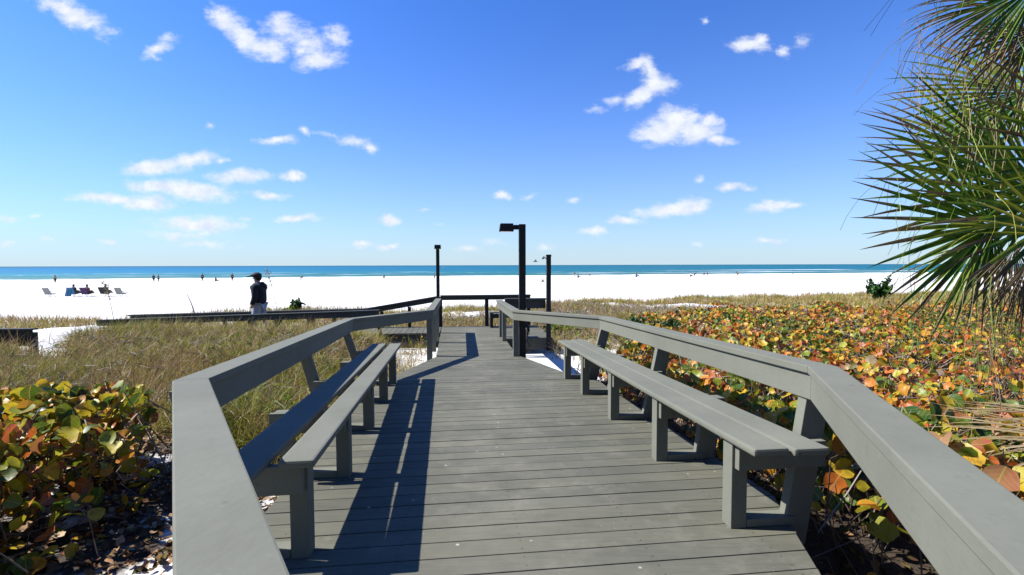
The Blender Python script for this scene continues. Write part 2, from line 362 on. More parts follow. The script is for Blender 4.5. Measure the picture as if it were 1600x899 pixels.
GRASS = blade_mat('dune_grass', [(0, (.08, .15, .012)), (.18, (.24, .30, .02)), (.34, (.36, .33, .05)), (.5, (.50, .36, .13)), (.64, (.34, .18, .08)), (.76, (.56, .40, .22)), (.88, (.44, .24, .13)), (1, (.66, .54, .38))])
TWIG = blade_mat('grey_twig', [(0, (.10, .07, .05)), (.5, (.24, .19, .16)), (1, (.45, .40, .35))], 0)
STRAW = blade_mat('straw', [(0, (.28, .20, .10)), (.5, (.48, .37, .2)), (1, (.62, .54, .38))], .15)
PALMG = blade_mat('palm_green', [(0, (.02, .07, .012)), (.25, (.05, .13, .018)), (.48, (.13, .22, .025)), (.7, (.28, .33, .04)), (.9, (.34, .30, .07)), (1, (.45, .36, .16))], .22, .36, 9.0, 1.0)
PALMY = blade_mat('palm_yellow', [(0, (.16, .22, .02)), (.5, (.34, .36, .05)), (1, (.5, .42, .16))], .2, .4, 5.0, 1.0)
PALMD = blade_mat('palm_dead', [(0, (.10, .065, .03)), (.4, (.25, .18, .09)), (.8, (.42, .33, .19)), (1, (.58, .5, .36))], .12)
SHRUBG = blade_mat('shrub_green', [(0, (.015, .05, .01)), (.6, (.03, .11, .015)), (1, (.09, .16, .02))], .2)
m, nt, b = new_mat('palm_bark'); BARK = m
p, _ = coords(nt, (1, 1, 3)); n1 = noise(nt, p, 9, 6, .7)
nt.links.new(ramp(nt, n1.outputs[0], [(.3, (.05, .035, .025)), (.7, (.24, .2, .16))]), b.inputs['Base Color']); b.inputs['Roughness'].default_value = .9
bump(nt, b, n1.outputs[0], 1, .03)

# ------------------------------------------------------------------ builders
def tag(o, label=None, cat=None, group=None, kind=None):
    if label: o['label'] = label
    if cat: o['category'] = cat
    if group: o['group'] = group
    if kind: o['kind'] = kind
    return o
def empty(name, loc, label, cat, group=None, rz=0):
    o = bpy.data.objects.new(name, None); col.objects.link(o); o.location = loc; o.rotation_euler = (0, 0, rz)
    o.empty_display_size = .2
    return tag(o, label, cat, group)
PBASE = {}
class MB:
    def __init__(s): s.v = []; s.f = []
    def add(s, vs, fs):
        k = len(s.v); s.v += [tuple(x) for x in vs]; s.f += [tuple(i + k for i in f) for f in fs]
    def hexa(s, b4, t4):
        s.add(list(b4) + list(t4), [(3, 2, 1, 0), (4, 5, 6, 7), (0, 1, 5, 4), (1, 2, 6, 5), (2, 3, 7, 6), (3, 0, 4, 7)])
    def box(s, c, d, rz=0):
        cx, cy, cz = c; x, y, z = (k / 2 for k in d); co, si = math.cos(rz), math.sin(rz)
        P = [(cx + a * x * co - b_ * y * si, cy + a * x * si + b_ * y * co) for a, b_ in ((-1, -1), (1, -1), (1, 1), (-1, 1))]
        s.hexa([(px, py, cz - z) for px, py in P], [(px, py, cz + z) for px, py in P])
    def tube(s, pts, rad, n=6, cap=True):
        pts = [Vector(p) for p in pts]; k0 = len(s.v); prev = None
        for i, p in enumerate(pts):
            t = (pts[min(i + 1, len(pts) - 1)] - pts[max(i - 1, 0)]).normalized()
            a = Vector((0, 0, 1)) if abs(t.z) < .9 else Vector((1, 0, 0))
            if prev is not None: a = prev
            x = t.cross(a).normalized(); y = x.cross(t).normalized(); prev = y
            r = rad[i] if isinstance(rad, (list, tuple)) else rad
            for j in range(n):
                an = 2 * math.pi * j / n
                s.v.append(tuple(p + x * math.cos(an) * r + y * math.sin(an) * r))
        for i in range(len(pts) - 1):
            for j in range(n):
                a = k0 + i * n + j; b_ = k0 + i * n + (j + 1) % n
                s.f.append((a, b_, b_ + n, a + n))
        if cap:
            s.f.append(tuple(k0 + j for j in reversed(range(n)))); s.f.append(tuple(k0 + (len(pts) - 1) * n + j for j in range(n)))
    def build(s, name, mat, parent=None, bevel=0, smooth=False):
        me = bpy.data.meshes.new(name)
        base = Vector(parent.matrix_basis.translation) if parent else Vector((0, 0, 0))
        if parent and parent.parent: base = base + Vector(parent.parent.matrix_basis.translation)
        me.from_pydata([tuple(Vector(v) - base) for v in s.v], [], s.f)
        if bevel:
            bm = bmesh.new(); bm.from_mesh(me)
            bmesh.ops.recalc_face_normals(bm, faces=bm.faces[:])
            bmesh.ops.bevel(bm, geom=bm.edges[:], offset=bevel, segments=2, affect='EDGES', profile=.6, clamp_overlap=True)
            bm.to_mesh(me); bm.free()
        me.materials.append(mat)
        if smooth:
            for p_ in me.polygons: p_.use_smooth = True
        o = bpy.data.objects.new(name, me); col.objects.link(o)
        if parent: o.parent = parent
        return o
def np_mesh(name, V, F, mat, uv=None, smooth=False):
    """V (n,3), F (m,k) arrays -> object"""
    me = bpy.data.meshes.new(name); V = np.asarray(V, np.float32); F = np.asarray(F, np.int32); k = F.shape[1]
    me.vertices.add(len(V)); me.vertices.foreach_set('co', V.ravel())
    me.loops.add(F.size); me.loops.foreach_set('vertex_index', F.ravel())
    me.polygons.add(len(F)); me.polygons.foreach_set('loop_start', np.arange(0, F.size, k, dtype=np.int32)); me.polygons.foreach_set('loop_total', np.full(len(F), k, np.int32))
    if smooth: me.polygons.foreach_set('use_smooth', np.ones(len(F), bool))
    me.update(calc_edges=True)
    if uv is not None:
        l = me.uv_layers.new(name='UVMap'); l.data.foreach_set('uv', np.asarray(uv, np.float32)[F.ravel()].ravel())
    me.materials.append(mat); o = bpy.data.objects.new(name, me); col.objects.link(o); return o

# boardwalk frame: s metres along the walk, t metres to its right, h above its surface
Wx, Wy = -math.sin(YAW), math.cos(YAW); Tx, Ty = math.cos(YAW), math.sin(YAW)
SBREAK = 9.0
def zd(s): return 2.7 - .0453 * min(s, SBREAK)
def F(s, t, h=0.): return (s * Wx + t * Tx, s * Wy + t * Ty, zd(s) + h)
def to_st(x, y): return x * Wx + y * Wy, x * Tx + y * Ty
def fpoly(pts, h): return [F(a, b, h) for a, b in pts]

# ------------------------------------------------------------------ ground
def edge_dist(uu):
    return np.interp(uu, [-2, -.8, -.4, -.15, .08, .45, .8, 1.2, 3], [17, 18, 19.7, 22, 27, 30, 34, 37, 42])
def hnoise(x, y):
    return (np.sin(x * .9 + 1.3 * np.sin(y * .5)) * np.cos(y * .8 + 1.1 * np.sin(x * .4)) * .09 + np.sin(x * 2.3 + y * 1.1) * np.sin(y * 2.7 - x * .7) * .035)
def ground_z(x, y):
    x = np.asarray(x, float); y = np.asarray(y, float)
    q = SQ[0] * x + SQ[1] * y - SC
    beach = np.where(q < 0, np.minimum(1.15, -q * .0107), -q * .03); beach = np.maximum(beach, -6)
    d = np.where(y > .5, y, .5); e = edge_dist(x / d)
    k = np.clip((y - e + 1) / 12, 0, 1); k = k * k * (3 - 2 * k)
    s_ = x * Wx + y * Wy
    near = 2.12 - .012 * np.clip(y, 0, 20) + hnoise(x, y)
    # flatten under and beside the boardwalk so nothing pokes through it
    t_ = x * Tx + y * Ty
    side = np.clip(1 - (np.abs(t_ - .2) - 2.2) / 1.5, 0, 1) * np.clip((16 - s_) / 2, 0, 1)
    near = near * (1 - side) + (2.02 - .008 * np.clip(s_, 0, 14)) * side
    rise = np.exp(-((y - 9.2) / 2.6) ** 2) * np.clip((-x - 2.2) / 1.5, 0, 1) * np.clip((x + 10.8) / 1.2, 0, 1) * .30 + np.exp(-((y - 17.2) / 1.9) ** 2) * np.clip((-x - 3) / 3, 0, 1) * np.clip((x + 13) / 3, 0, 1) * .26
    near = near + rise
    yc = 12.75 + np.clip(-x - 2, 0, 12) * .085
    arm = np.clip(1.6 - np.abs(y - yc) / .95, 0, 1) * np.clip((-x - 1) / 2, 0, 1) * np.clip((x + 14) / 2, 0, 1)
    near = near * (1 - arm) + (1.90 - .03 * np.clip(-x - 2, 0, 12)) * arm
    foot = hnoise(x * 2.1, y * 2.1) * .25
    return near * (1 - k) + (beach + foot * np.clip(-q / 20, 0, 1)) * k
def grid_axis(lo, hi, fine_lo, fine_hi, step, grow=1.18):
    a = list(np.arange(fine_lo, fine_hi + 1e-6, step)); s_ = step
    while a[-1] < hi: s_ *= grow; a.append(a[-1] + s_)
    s_ = step
    while a[0] > lo: s_ *= grow; a.insert(0, a[0] - s_)
    return np.array(a)
GRAPE_R = [(2.0, 1.0), (1.95, 2.5), (1.45, 6.6), (1.25, 7.6), (2.0, 9.0), (3.6, 14.5), (5, 16.5), (9, 18.0), (16, 18.5), (26, 19), (26, 1.0), (8, -2), (2.2, -1)]
GRAPE_L = [(-2.95, 3.0), (-3.0, 3.9), (-3.5, 4.6), (-5, 5.0), (-7, 5.6), (-11, 7.2), (-11, -1), (-3.4, 0), (-2.9, 2.2)]
def inpoly(x, y, P):
    r = np.zeros(np.shape(x), bool); n = len(P)
    for i in range(n):
        x0, y0 = P[i]; x1, y1 = P[(i + 1) % n]
        c_ = ((y0 > y) != (y1 > y)) & (x < (x1 - x0) * (y - y0) / (y1 - y0 + 1e-12) + x0)
        r ^= c_
    return r
def litter_shade_mask(x, y):  # leaf litter, with the shade of canopy and rails put into its colour
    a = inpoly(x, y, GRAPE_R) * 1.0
    a = np.maximum(a, (y < .4) * 1.0)  # unseen ground behind the camera, darkened to cut bounce light
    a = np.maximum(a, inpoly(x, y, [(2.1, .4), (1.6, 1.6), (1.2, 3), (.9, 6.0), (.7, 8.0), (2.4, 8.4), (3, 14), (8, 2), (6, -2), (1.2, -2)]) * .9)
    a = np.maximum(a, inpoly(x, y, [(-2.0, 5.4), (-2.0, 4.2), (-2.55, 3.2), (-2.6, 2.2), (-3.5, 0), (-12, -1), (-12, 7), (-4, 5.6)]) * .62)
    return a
xs = grid_axis(-700, 700, -16, 22, .22); ys = grid_axis(-30, 240, -1, 30, .22, 1.06)
X, Y = np.meshgrid(xs, ys); Z = ground_z(X, Y)
nx, ny = len(xs), len(ys)
V = np.stack([X.ravel(), Y.ravel(), Z.ravel()], 1)
ii = np.arange(nx * ny).reshape(ny, nx); Fq = np.stack([ii[:-1, :-1].ravel(), ii[:-1, 1:].ravel(), ii[1:, 1:].ravel(), ii[1:, :-1].ravel()], 1)
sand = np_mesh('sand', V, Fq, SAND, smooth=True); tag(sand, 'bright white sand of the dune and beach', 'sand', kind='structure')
lm = litter_shade_mask(X, Y)
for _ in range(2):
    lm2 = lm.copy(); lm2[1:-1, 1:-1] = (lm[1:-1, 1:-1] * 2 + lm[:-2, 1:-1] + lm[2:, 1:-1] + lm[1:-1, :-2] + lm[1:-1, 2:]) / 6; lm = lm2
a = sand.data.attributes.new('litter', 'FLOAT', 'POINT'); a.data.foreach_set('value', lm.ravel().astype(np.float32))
qv = SQ[0] * X + SQ[1] * Y - SC; a = sand.data.attributes.new('wet', 'FLOAT', 'POINT'); a.data.foreach_set('value', (np.clip((qv + 6) / 4, 0, 1) * .8).ravel().astype(np.float32))
# sea, one sheet past the horizon
mb = MB(); o1 = np.array([-SQ[1], SQ[0]]); nrm = np.array(SQ)
base = nrm * SC
qs = [-3, 60, 200, 800, 4000, 20000, 60000]
for i in range(len(qs)):
    for s_ in (-60000, -2000, 0, 2000, 60000):
        pnt = base + nrm * qs[i] - o1 * s_; mb.v.append((pnt[0], pnt[1], 0.02))
for i in range(len(qs) - 1):
    for j in range(4):
        k = i * 5 + j; mb.f.append((k, k + 1, k + 6, k + 5))
sea = mb.build('sea', SEA); tag(sea, 'turquoise sea with white surf along the beach', 'sea', kind='structure')

# ------------------------------------------------------------------ boardwalk
def lerp_edge(tab, s_): return float(np.interp(s_, [a_ for a_, _ in tab], [b_ for _, b_ in tab]))
LEFT_E = [(-2, -.75), (.6, -.42), (2.5, -1.13), (6.6, -1.10), (9.02, -.42), (13.4, -.46)]
RIGHT_E = [(-2, 1.25), (.6, 1.02), (2.0, 1.64), (2.7, 1.92), (6.3, 1.90), (7.1, 1.58), (9.02, 1.10), (13.4, 1.04)]
mb = MB(); s_ = -2.0; i = 0
while s_ < 13.3:
    w = .14; g_ = .007
    s0, s1 = s_, s_ + w
    lft = [lerp_edge(LEFT_E, s0), lerp_edge(LEFT_E, s1)]; rgt = [lerp_edge(RIGHT_E, s0), lerp_edge(RIGHT_E, s1)]
    if s0 > 11.9: rgt = [2.2, 2.2] if s0 > 11.4 else rgt
    j = random.uniform(-.004, .004); dz = random.uniform(-.0015, .0015)
    P = [(s0, lft[0] + j), (s0, rgt[0] + j), (s1, rgt[1] + j), (s1, lft[1] + j)]
    mb.hexa(fpoly(P, -.035 + dz), fpoly(P, dz)); s_ += w + g_
deck = mb.build('boardwalk', DECK, bevel=.004); tag(deck, 'grey painted plank boardwalk leading to the beach', 'boardwalk', kind='structure')
mb = MB()
def beam(mb, a_, b_, w, h0, h1):
    (s0, t0), (s1, t1) = a_, b_; d = Vector((s1 - s0, t1 - t0)).normalized(); nn = Vector((-d.y, d.x)) * w / 2
    P = [(s0 + nn.x, t0 + nn.y), (s1 + nn.x, t1 + nn.y), (s1 - nn.x, t1 - nn.y), (s0 - nn.x, t0 - nn.y)]
    mb.hexa(fpoly(P, h0), fpoly(P, h1))
for tab, sg in ((LEFT_E, 1), (RIGHT_E, -1)):
    for (a0, b0), (a1, b1) in zip(tab[:-1], tab[1:]):
        beam(mb, (a0, b0 + sg * .05), (a1, b1 + sg * .05), .045, -.24, -.04)
for s_ in (0.3, 2.3, 4.4, 6.4, 8.6, 11.0, 13.2):
    for tt in (lerp_edge(LEFT_E, s_) + .14, lerp_edge(RIGHT_E, s_) - .14):
        x, y, z = F(s_, tt); mb.box((x, y, (1.7 + z - .045) / 2), (.12, .12, z - .045 - 1.7), YAW)
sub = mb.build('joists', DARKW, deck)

# left ramp: turns left at the end of the walk and goes down to the sand
def ramp_z(t):
    """height of the ramp surface at lateral position t (world z)"""
    return float(np.interp(t, [-12.5, -6.5, -2.6, -.46], [1.62, 1.90, 2.262, 2.292]))
def armP(t, k):        # k: 0 near edge, 1 far edge; the arm veers slightly away
    s0 = float(np.interp(t, [-12.5, -9.4, -3.4, -.46], [14.6, 13.85, 12.55, 12.25])); s1 = s0 + float(np.interp(t, [-9.4, -.46], [1.75, 1.2]))
    return s0 + (s1 - s0) * k
mb = MB(); t_ = -.475
while t_ > -12.3:
    t1 = t_ - .14
    P = []
    for tt, kk in ((t_, 0), (t1, 0), (t1, 1), (t_, 1)):
        x, y, _ = F(armP(tt, kk), tt); P.append((x, y, ramp_z(tt)))
    mb.hexa([(x, y, z - .036) for x, y, z in P], P); t_ = t1 - .007
arm = mb.build('side_ramp', DECK, bevel=.004); tag(arm, 'grey plank ramp turning left and down through the grass', 'ramp', kind='structure')
mb = MB()
for kk in (.03, .97):
    for ta, tb in ((-.5, -2.6), (-2.6, -3.4), (-3.4, -6.5), (-6.5, -9.4), (-9.4, -12.2)):
        Q = []
        for tt, dk in ((ta, -.02), (tb, -.02), (tb, .02), (ta, .02)):
            x, y, _ = F(armP(tt, kk + dk), tt); Q.append((x, y, ramp_z(tt)))
        mb.hexa([(x, y, z - .22) for x, y, z in Q], [(x, y, z - .038) for x, y, z in Q])
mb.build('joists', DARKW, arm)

# right wing of the end platform
# ------------------------------------------------------------------ railings
def seg_board(mb, a_, b_, na, nb, o0, o1, ha, hb, za=None, zb=None):
    """prism along plan a->b; na/nb mitre vectors (unit offset to the right), offsets o0..o1, heights ha..hb"""
    P = [(a_[0] + na[0] * o0, a_[1] + na[1] * o0), (b_[0] + nb[0] * o0, b_[1] + nb[1] * o0), (b_[0] + nb[0] * o1, b_[1] + nb[1] * o1), (a_[0] + na[0] * o1, a_[1] + na[1] * o1)]
    if za is None:
        mb.hexa(fpoly(P, ha), fpoly(P, hb))
    else:
        zz = [za, zb, zb, za]
        lo = [(*F(s_, t_)[:2], z + ha) for (s_, t_), z in zip(P, zz)]; hi = [(*F(s_, t_)[:2], z + hb) for (s_, t_), z in zip(P, zz)]
        mb.hexa(lo, hi)
def mitres(path):
    dirs = [(Vector(b_) - Vector(a_)).normalized() for a_, b_ in zip(path[:-1], path[1:])]
    out = []
    for i in range(len(path)):
        if i == 0: d = dirs[0]; out.append(Vector((-d.y, d.x)))
        elif i == len(path) - 1: d = dirs[-1]; out.append(Vector((-d.y, d.x)))
        else:
            n0 = Vector((-dirs[i - 1].y, dirs[i - 1].x)); n1 = Vector((-dirs[i].y, dirs[i].x)); mm = (n0 + n1).normalized(); out.append(mm / mm.dot(n0))
    return out
def railing(path, inner, label, H=.87, mat=None, z=None, posts=(), fw=.14, root_name='wooden_railing', group=None, topw=.145):
    """inner: +1 when the walking side is on the right (+t) of the path"""
    mat = mat or WOOD
    p0 = F(*path[0]); root = empty(root_name, (p0[0], p0[1], (z[0] - .7) if z else p0[2]), label, 'railing', group)
    mt = mitres(path)
    for i in range(len(path) - 1):
        a_, b_ = path[i], path[i + 1]; g_ = .0012
        d = (Vector(b_) - Vector(a_)).normalized() * g_
        a2 = (a_[0] + d.x, a_[1] + d.y); b2 = (b_[0] - d.x, b_[1] - d.y)
        za, zb = (z[i], z[i + 1]) if z else (None, None); hh = 0 if z else H
        mb = MB(); seg_board(mb, a2, b2, mt[i], mt[i + 1], -topw / 2, topw / 2, hh - .04, hh, za, zb)
        mb.build('top_board', mat, root, bevel=.005)
        o_in = inner * (topw / 2 - .018); o_out = inner * (topw / 2 - .018 - .04)
        mb = MB(); seg_board(mb, a2, b2, mt[i], mt[i + 1], min(o_in, o_out), max(o_in, o_out), hh - .042 - fw, hh - .042, za, zb)
        mb.build('fascia_board', mat, root, bevel=.004)
    for (s_, t_, wz, h0, h1, m_) in posts:
        mb = MB(); x, y, zz = F(s_, t_); zb = zz if z is None else 0
        mb.box((x, y, zb + (h0 + h1) / 2), (wz, wz, h1 - h0), YAW); mb.build('post', m_ or mat, root, bevel=.004)
    return root
LP = [(-2, -.52), (.55, -.235), (2.42, -1.27), (6.95, -1.53), (9.15, -.53), (12.3, -.50)]
# path direction goes away; right normal = (-dy, dx) in (s,t): +t side
railing(LP, 1, 'long grey railing left of the boardwalk, kinked out behind the left bench', posts=[(9.1, -.545, .10, -.2, .69, None), (12.2, -.53, .09, -.2, .69, None), (10.7, -.54, .09, -.2, .69, None), (-.9, -.45, .09, -.6, .69, None)])
RP = [(-2, 1.10), (.55, .87), (2.30, 1.90), (6.65, 2.05), (8.75, 1.05), (11.5, .975)]
railing(RP, -1, 'long grey railing right of the boardwalk, kinked out behind the right bench', posts=[(8.85, 1.06, .10, -.2, .69, None), (10.7, 1.02, .09, -.2, .69, None), (11.35, 1.01, .09, -.2, .69, None), (-.9, 1.08, .09, -.6, .69, None)])
# rail round the end platform (dark, weathered)
railing([(13.55, -.50), (13.55, 2.05)], -1, 'dark railing across the far end of the boardwalk platform', H=.87, mat=DARKRAIL, fw=.10, posts=[(13.6, .80, .10, -.3, .75, DARKW), (13.6, -.5, .10, -.3, .82, DARKW), (13.6, 2.0, .10, -.3, .82, DARKW)])
railing([(11.15, 1.08), (11.15, 2.05)], -1, 'short dark railing between the shower post and the right railing', H=.93, mat=DARKRAIL, fw=.20, posts=())
# ramp rails
def armrail(pts, label, inner):
    path = []; z = []
    for s_, t_, zz in pts: path.append((s_, t_)); z.append(zz)
    posts = []
    r = railing(path, inner, label, mat=DARKRAIL, z=z, fw=.12)
    for k in range(int(len(pts) * 2.2)):
        f = k / (len(pts) * 2.2 - 1) * (len(pts) - 1); i = min(int(f), len(pts) - 2); f -= i
        s_ = pts[i][0] * (1 - f) + pts[i + 1][0] * f; t_ = pts[i][1] * (1 - f) + pts[i + 1][1] * f; zz = pts[i][2] * (1 - f) + pts[i + 1][2] * f
        mb = MB(); x, y, _ = F(s_ , t_); mb.box((x, y, zz - .17 - .6), (.085, .085, 1.2), YAW); mb.build('post', DARKW, r, bevel=.004)
    return r
def stz(x, y, z): a_, b_ = to_st(x, y); return (a_, b_, z)
armrail([(13.55, -.60, 3.14), stz(-4.08, 13.3, 2.81), stz(-7.0, 13.8, 2.70), stz(-11.6, 14.5, 2.53)], 'dark railing on the seaward side of the descending left ramp', 1)
armrail([stz(-3.3, 11.9, 2.90), stz(-4.8, 12.0, 2.84), stz(-6.83, 12.2, 2.76), stz(-10.9, 12.6, 2.59)], 'weathered railing on the near side of the descending left ramp', -1)

# ------------------------------------------------------------------ benches
def bench(side, label):
    sg = 1 if side == 'right' else -1
    frames = [2.39, 3.38, 4.48, 5.58, 6.56]
    legT = (lambda s_: 1.475 + .01 * (s_ - 2.4)) if sg > 0 else (lambda s_: -.765 - .03 * (s_ - 2.4))
    b0 = F(2.4, legT(2.4)); root = empty('bench', b0, label, 'bench', 'long benches built along the boardwalk rails')
    def board(s0, s1, o0, o1, h0, h1, nm, bev=.006):
        mb = MB(); P = [(s0, legT(s0) + sg * o0), (s1, legT(s1) + sg * o0), (s1, legT(s1) + sg * o1), (s0, legT(s0) + sg * o1)]
        if sg < 0: P = P[::-1]
        mb.hexa(fpoly(P, h0), fpoly(P, h1)); return mb.build(nm, WOOD, root, bevel=bev)
    gp = 0 if sg > 0 else .038
    sh = 0 if sg > 0 else -.028
    board(2.12 if sg > 0 else 2.26, 6.93, -.065 + sh, .115 - gp / 2 + sh, .47, .508, 'seat_board', .012)
    board(2.10, 6.95, .13 + gp / 2 + sh, .315, .47, .508, 'seat_board', .012)
    for i, s_ in enumerate(frames):
        t0 = legT(s_)
        mb = MB(); x, y, z = F(s_, t0); mb.box((x, y, z + .2345), (.088, .088, .469), YAW); mb.build('front_leg', WOOD, root, bevel=.004)
        # bearer under the seat and foot board on the deck
        mb = MB(); a_, b_ = (s_ - .066, t0 - sg * .03), (s_ - .066, t0 + sg * .46); beam(mb, a_, b_, .038, .33, .4685); mb.build('bearer', WOOD, root, bevel=.003)
        mb = MB(); a_, b_ = (s_ + .0, t0 + sg * .046), (s_ + .0, t0 + sg * .33); beam(mb, a_, b_, .088, .002, .045); mb.build('foot_board', WOOD, root, bevel=.003)
        full = i % 2 == 0
        bt, tt = t0 + sg * .33, t0 + sg * (.455)
        H1 = .826 if full else .465
        top_t = bt + (tt - bt) * H1 / .826
        P = lambda c_, h: [F(s_ - .03, c_ - .068, h), F(s_ - .03, c_ + .068, h), F(s_ + .035, c_ + .068, h), F(s_ + .035, c_ - .068, h)]
        rail_t = float(np.interp(s_, [2.42, 6.95], [-1.27, -1.53])) if sg < 0 else float(np.interp(s_, [2.3, 6.65], [1.90, 2.05]))
        hw = .068 if sg > 0 else .046
        if full: top_t = rail_t + sg * (.045 if sg > 0 else .022)
        P = lambda c_, h: [F(s_ - .03, c_ - hw, h), F(s_ - .03, c_ + hw, h), F(s_ + .035, c_ + hw, h), F(s_ + .035, c_ - hw, h)]
        lo, hi = P(bt, -.12), P(top_t, H1)
        mb = MB(); mb.hexa(lo, hi); mb.build('back_post', WOOD, root, bevel=.004)
    return root
bench('left', 'long slatted wooden bench on the left, its back board in shade')
bench('right', 'long sunlit wooden bench on the right beside the orange leaves')

# small bench on the end platform
r = empty('bench', F(13.1, 1.3), 'low wooden bench under the far railing on the end platform', 'bench')
mb = MB(); beam(mb, (13.22, .84), (13.22, 1.95), .13, .39, .43); mb.build('seat_board', WOOD, r, bevel=.004)
mb = MB(); beam(mb, (13.06, .84), (13.06, 1.95), .13, .39, .43); mb.build('seat_board', WOOD, r, bevel=.004)
for t_ in (.9, 1.85):
    mb = MB(); beam(mb, (13.0, t_), (13.3, t_), .08, .005, .389); mb.build('leg', DARKW, r, bevel=.004)
mb = MB(); beam(mb, (12.985, .86), (12.985, 1.93), .03, .27, .385); mb.build('apron', DARKW, r, bevel=.003)

# right wing skirt
mb = MB(); beam(mb, (11.93, 1.12), (11.93, 2.2), .04, -.30, -.04)
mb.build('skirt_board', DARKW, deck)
mb = MB(); 
for k in range(6):
    s0 = 11.08 + k * .145
    P = [(s0, 1.07), (s0, 2.2), (s0 + .138, 2.2), (s0 + .138, 1.07)]
    mb.hexa(fpoly(P, -.036), fpoly(P, 0))
mb.hexa(fpoly([(11.03, 1.07), (11.03, 2.2), (11.07, 2.2), (11.07, 1.07)], -.26), fpoly([(11.03, 1.07), (11.03, 2.2), (11.07, 2.2), (11.07, 1.07)], -.004))
w_ = mb.build('shower_platform', DECK, bevel=.003); tag(w_, 'small plank platform beside the thin dark post', 'platform', kind='structure')

# ------------------------------------------------------------------ lamps and shower post
def lamp(loc, ztop, rz, label, grp='black box lamps on posts', pw=.125):
    x, y, z0 = loc; r = empty('lamp_post', loc, label, 'lamp post', grp)
    mb = MB(); mb.box((x, y, (z0 + ztop) / 2), (pw, pw, ztop - z0), rz); mb.build('post', BLACKP, r, bevel=.006)
    c_, s_ = math.cos(rz), math.sin(rz); loc2 = lambda a_, b_: (x + a_ * c_ - b_ * s_, y + a_ * s_ + b_ * c_)
    ax, ay = loc2(-pw / 2 - .05, 0); mb = MB(); mb.box((ax, ay, ztop - .055), (.10, .07, .085), rz); mb.build('arm', BLACKP, r, bevel=.006)
    hx, hy = loc2(-pw / 2 - .10 - .135, 0); mb = MB()
    P = [loc2(-pw / 2 - .1 + a_, b_) for a_, b_ in ((-.27, -.12), (0, -.12), (0, .12), (-.27, .12))]
    P2 = [loc2(-pw / 2 - .1 + a_, b_) for a_, b_ in ((-.25, -.11), (-.01, -.11), (-.01, .11), (-.25, .11))]
    mb.hexa([(a_, b_, ztop - .135) for a_, b_ in P], [(a_, b_, ztop + .01) for a_, b_ in P2]); h = mb.build('lamp_head', BLACKP, r, bevel=.012)
    mb = MB(); P3 = [(hx + (a_ - hx) * .8, hy + (b_ - hy) * .8) for a_, b_ in P]
    mb.hexa([(a_, b_, ztop - .142) for a_, b_ in P3], [(a_, b_, ztop - .1355) for a_, b_ in P3]); mb.build('lens', plain('lamp_lens', (.35, .35, .33), .2), h)
    return r
x, y, z = F(8.97, 1.20); lamp((x, y, z - .35), z + 2.47, R(4), 'tall black post with a box lamp on its left arm, beside the right railing')
xx, yy = -2.70, 17.5; lamp((xx, yy, float(ground_z(xx, yy)) - .05), 4.72, R(98.7), 'black lamp post on the sand beyond the far railing, its lamp seen end on')
x, y, z = F(11.05, 2.10); r = empty('shower_post', (x, y, z - .3), 'thin dark post with a small spout, right end of the platform', 'shower')
mb = MB(); mb.box((x, y, z + .82), (.10, .10, 2.24), YAW); mb.build('post', DARKW, r, bevel=.005)
mb = MB(); mb.box((x, y, z + 1.925), (.115, .115, .05), YAW); mb.build('cap', BLACKP, r, bevel=.01)
mb = MB(); mb.tube([(x - .05, y - .02, z + 1.86), (x - .10, y - .03, z + 1.875), (x - .15, y - .04, z + 1.855)], [.012, .012, .02], 8); mb.build('spout', BLACKP, r)
# hose hanging behind the lamp post
x, y, z = F(10.75, 1.42); r = empty('hose_reel', (x, y, z - .3), 'black hose coiled on a dark stand behind the lamp post', 'hose reel')
mb = MB(); mb.box((x, y + .04, z + .1), (.09, .06, .85), YAW); mb.build('stand', DARKW, r, bevel=.004)
mb = MB()
for q_ in range(4):
    rad = .13 + .016 * q_; pts = [(x + math.cos(a_ * math.pi / 12) * rad, y - .03 - .012 * (q_ % 2), z + .30 + math.sin(a_ * math.pi / 12) * rad * 1.15 - .02 * q_) for a_ in range(25)]
    mb.tube(pts, .011, 6)
mb.tube([(x + .14, y - .03, z + .2), (x + .12, y - .05, z + .0), (x + .2, y - .06, z - .12), (x + .1, y - .1, z - .2)], .011, 6)
mb.build('hose', RUBBER, r, smooth=True)
mb = MB(); mb.tube([(x, y - .055, z + .3), (x, y + .0, z + .3)], .05, 12); mb.build('hub', BLACKP, r)

# low wooden wall end at the far left
x0, x1, yy = -14.0, -9.05, 9.0
r = empty('low_wooden_fence', (x1, yy, 2.0), 'end of a low dark wooden fence by the sand path at far left', 'fence')
mb = MB(); mb.hexa([(x0, yy - .02, 2.50), (x1, yy - .02, 2.50), (x1, yy + .02, 2.50), (x0, yy + .02, 2.50)], [(x0, yy - .02, 2.76), (x1, yy - .02, 2.80), (x1, yy + .02, 2.80), (x0, yy + .02, 2.76)]); mb.build('fascia_board', DARKW, r, bevel=.004)
mb = MB(); mb.hexa([(x0, yy - .05, 2.765), (x1 + .03, yy - .05, 2.803), (x1 + .03, yy + .09, 2.803), (x0, yy + .09, 2.765)], [(x0, yy - .05, 2.80), (x1 + .03, yy - .05, 2.835), (x1 + .03, yy + .09, 2.835), (x0, yy + .09, 2.80)]); mb.build('top_board', DARKRAIL, r, bevel=.004)
for px_ in (x1 - .05, x1 - 1.8, x1 - 3.6):
    mb = MB(); mb.box((px_, yy + .07, 2.25), (.1, .09, 1.0)); mb.build('post', DARKW, r, bevel=.004)

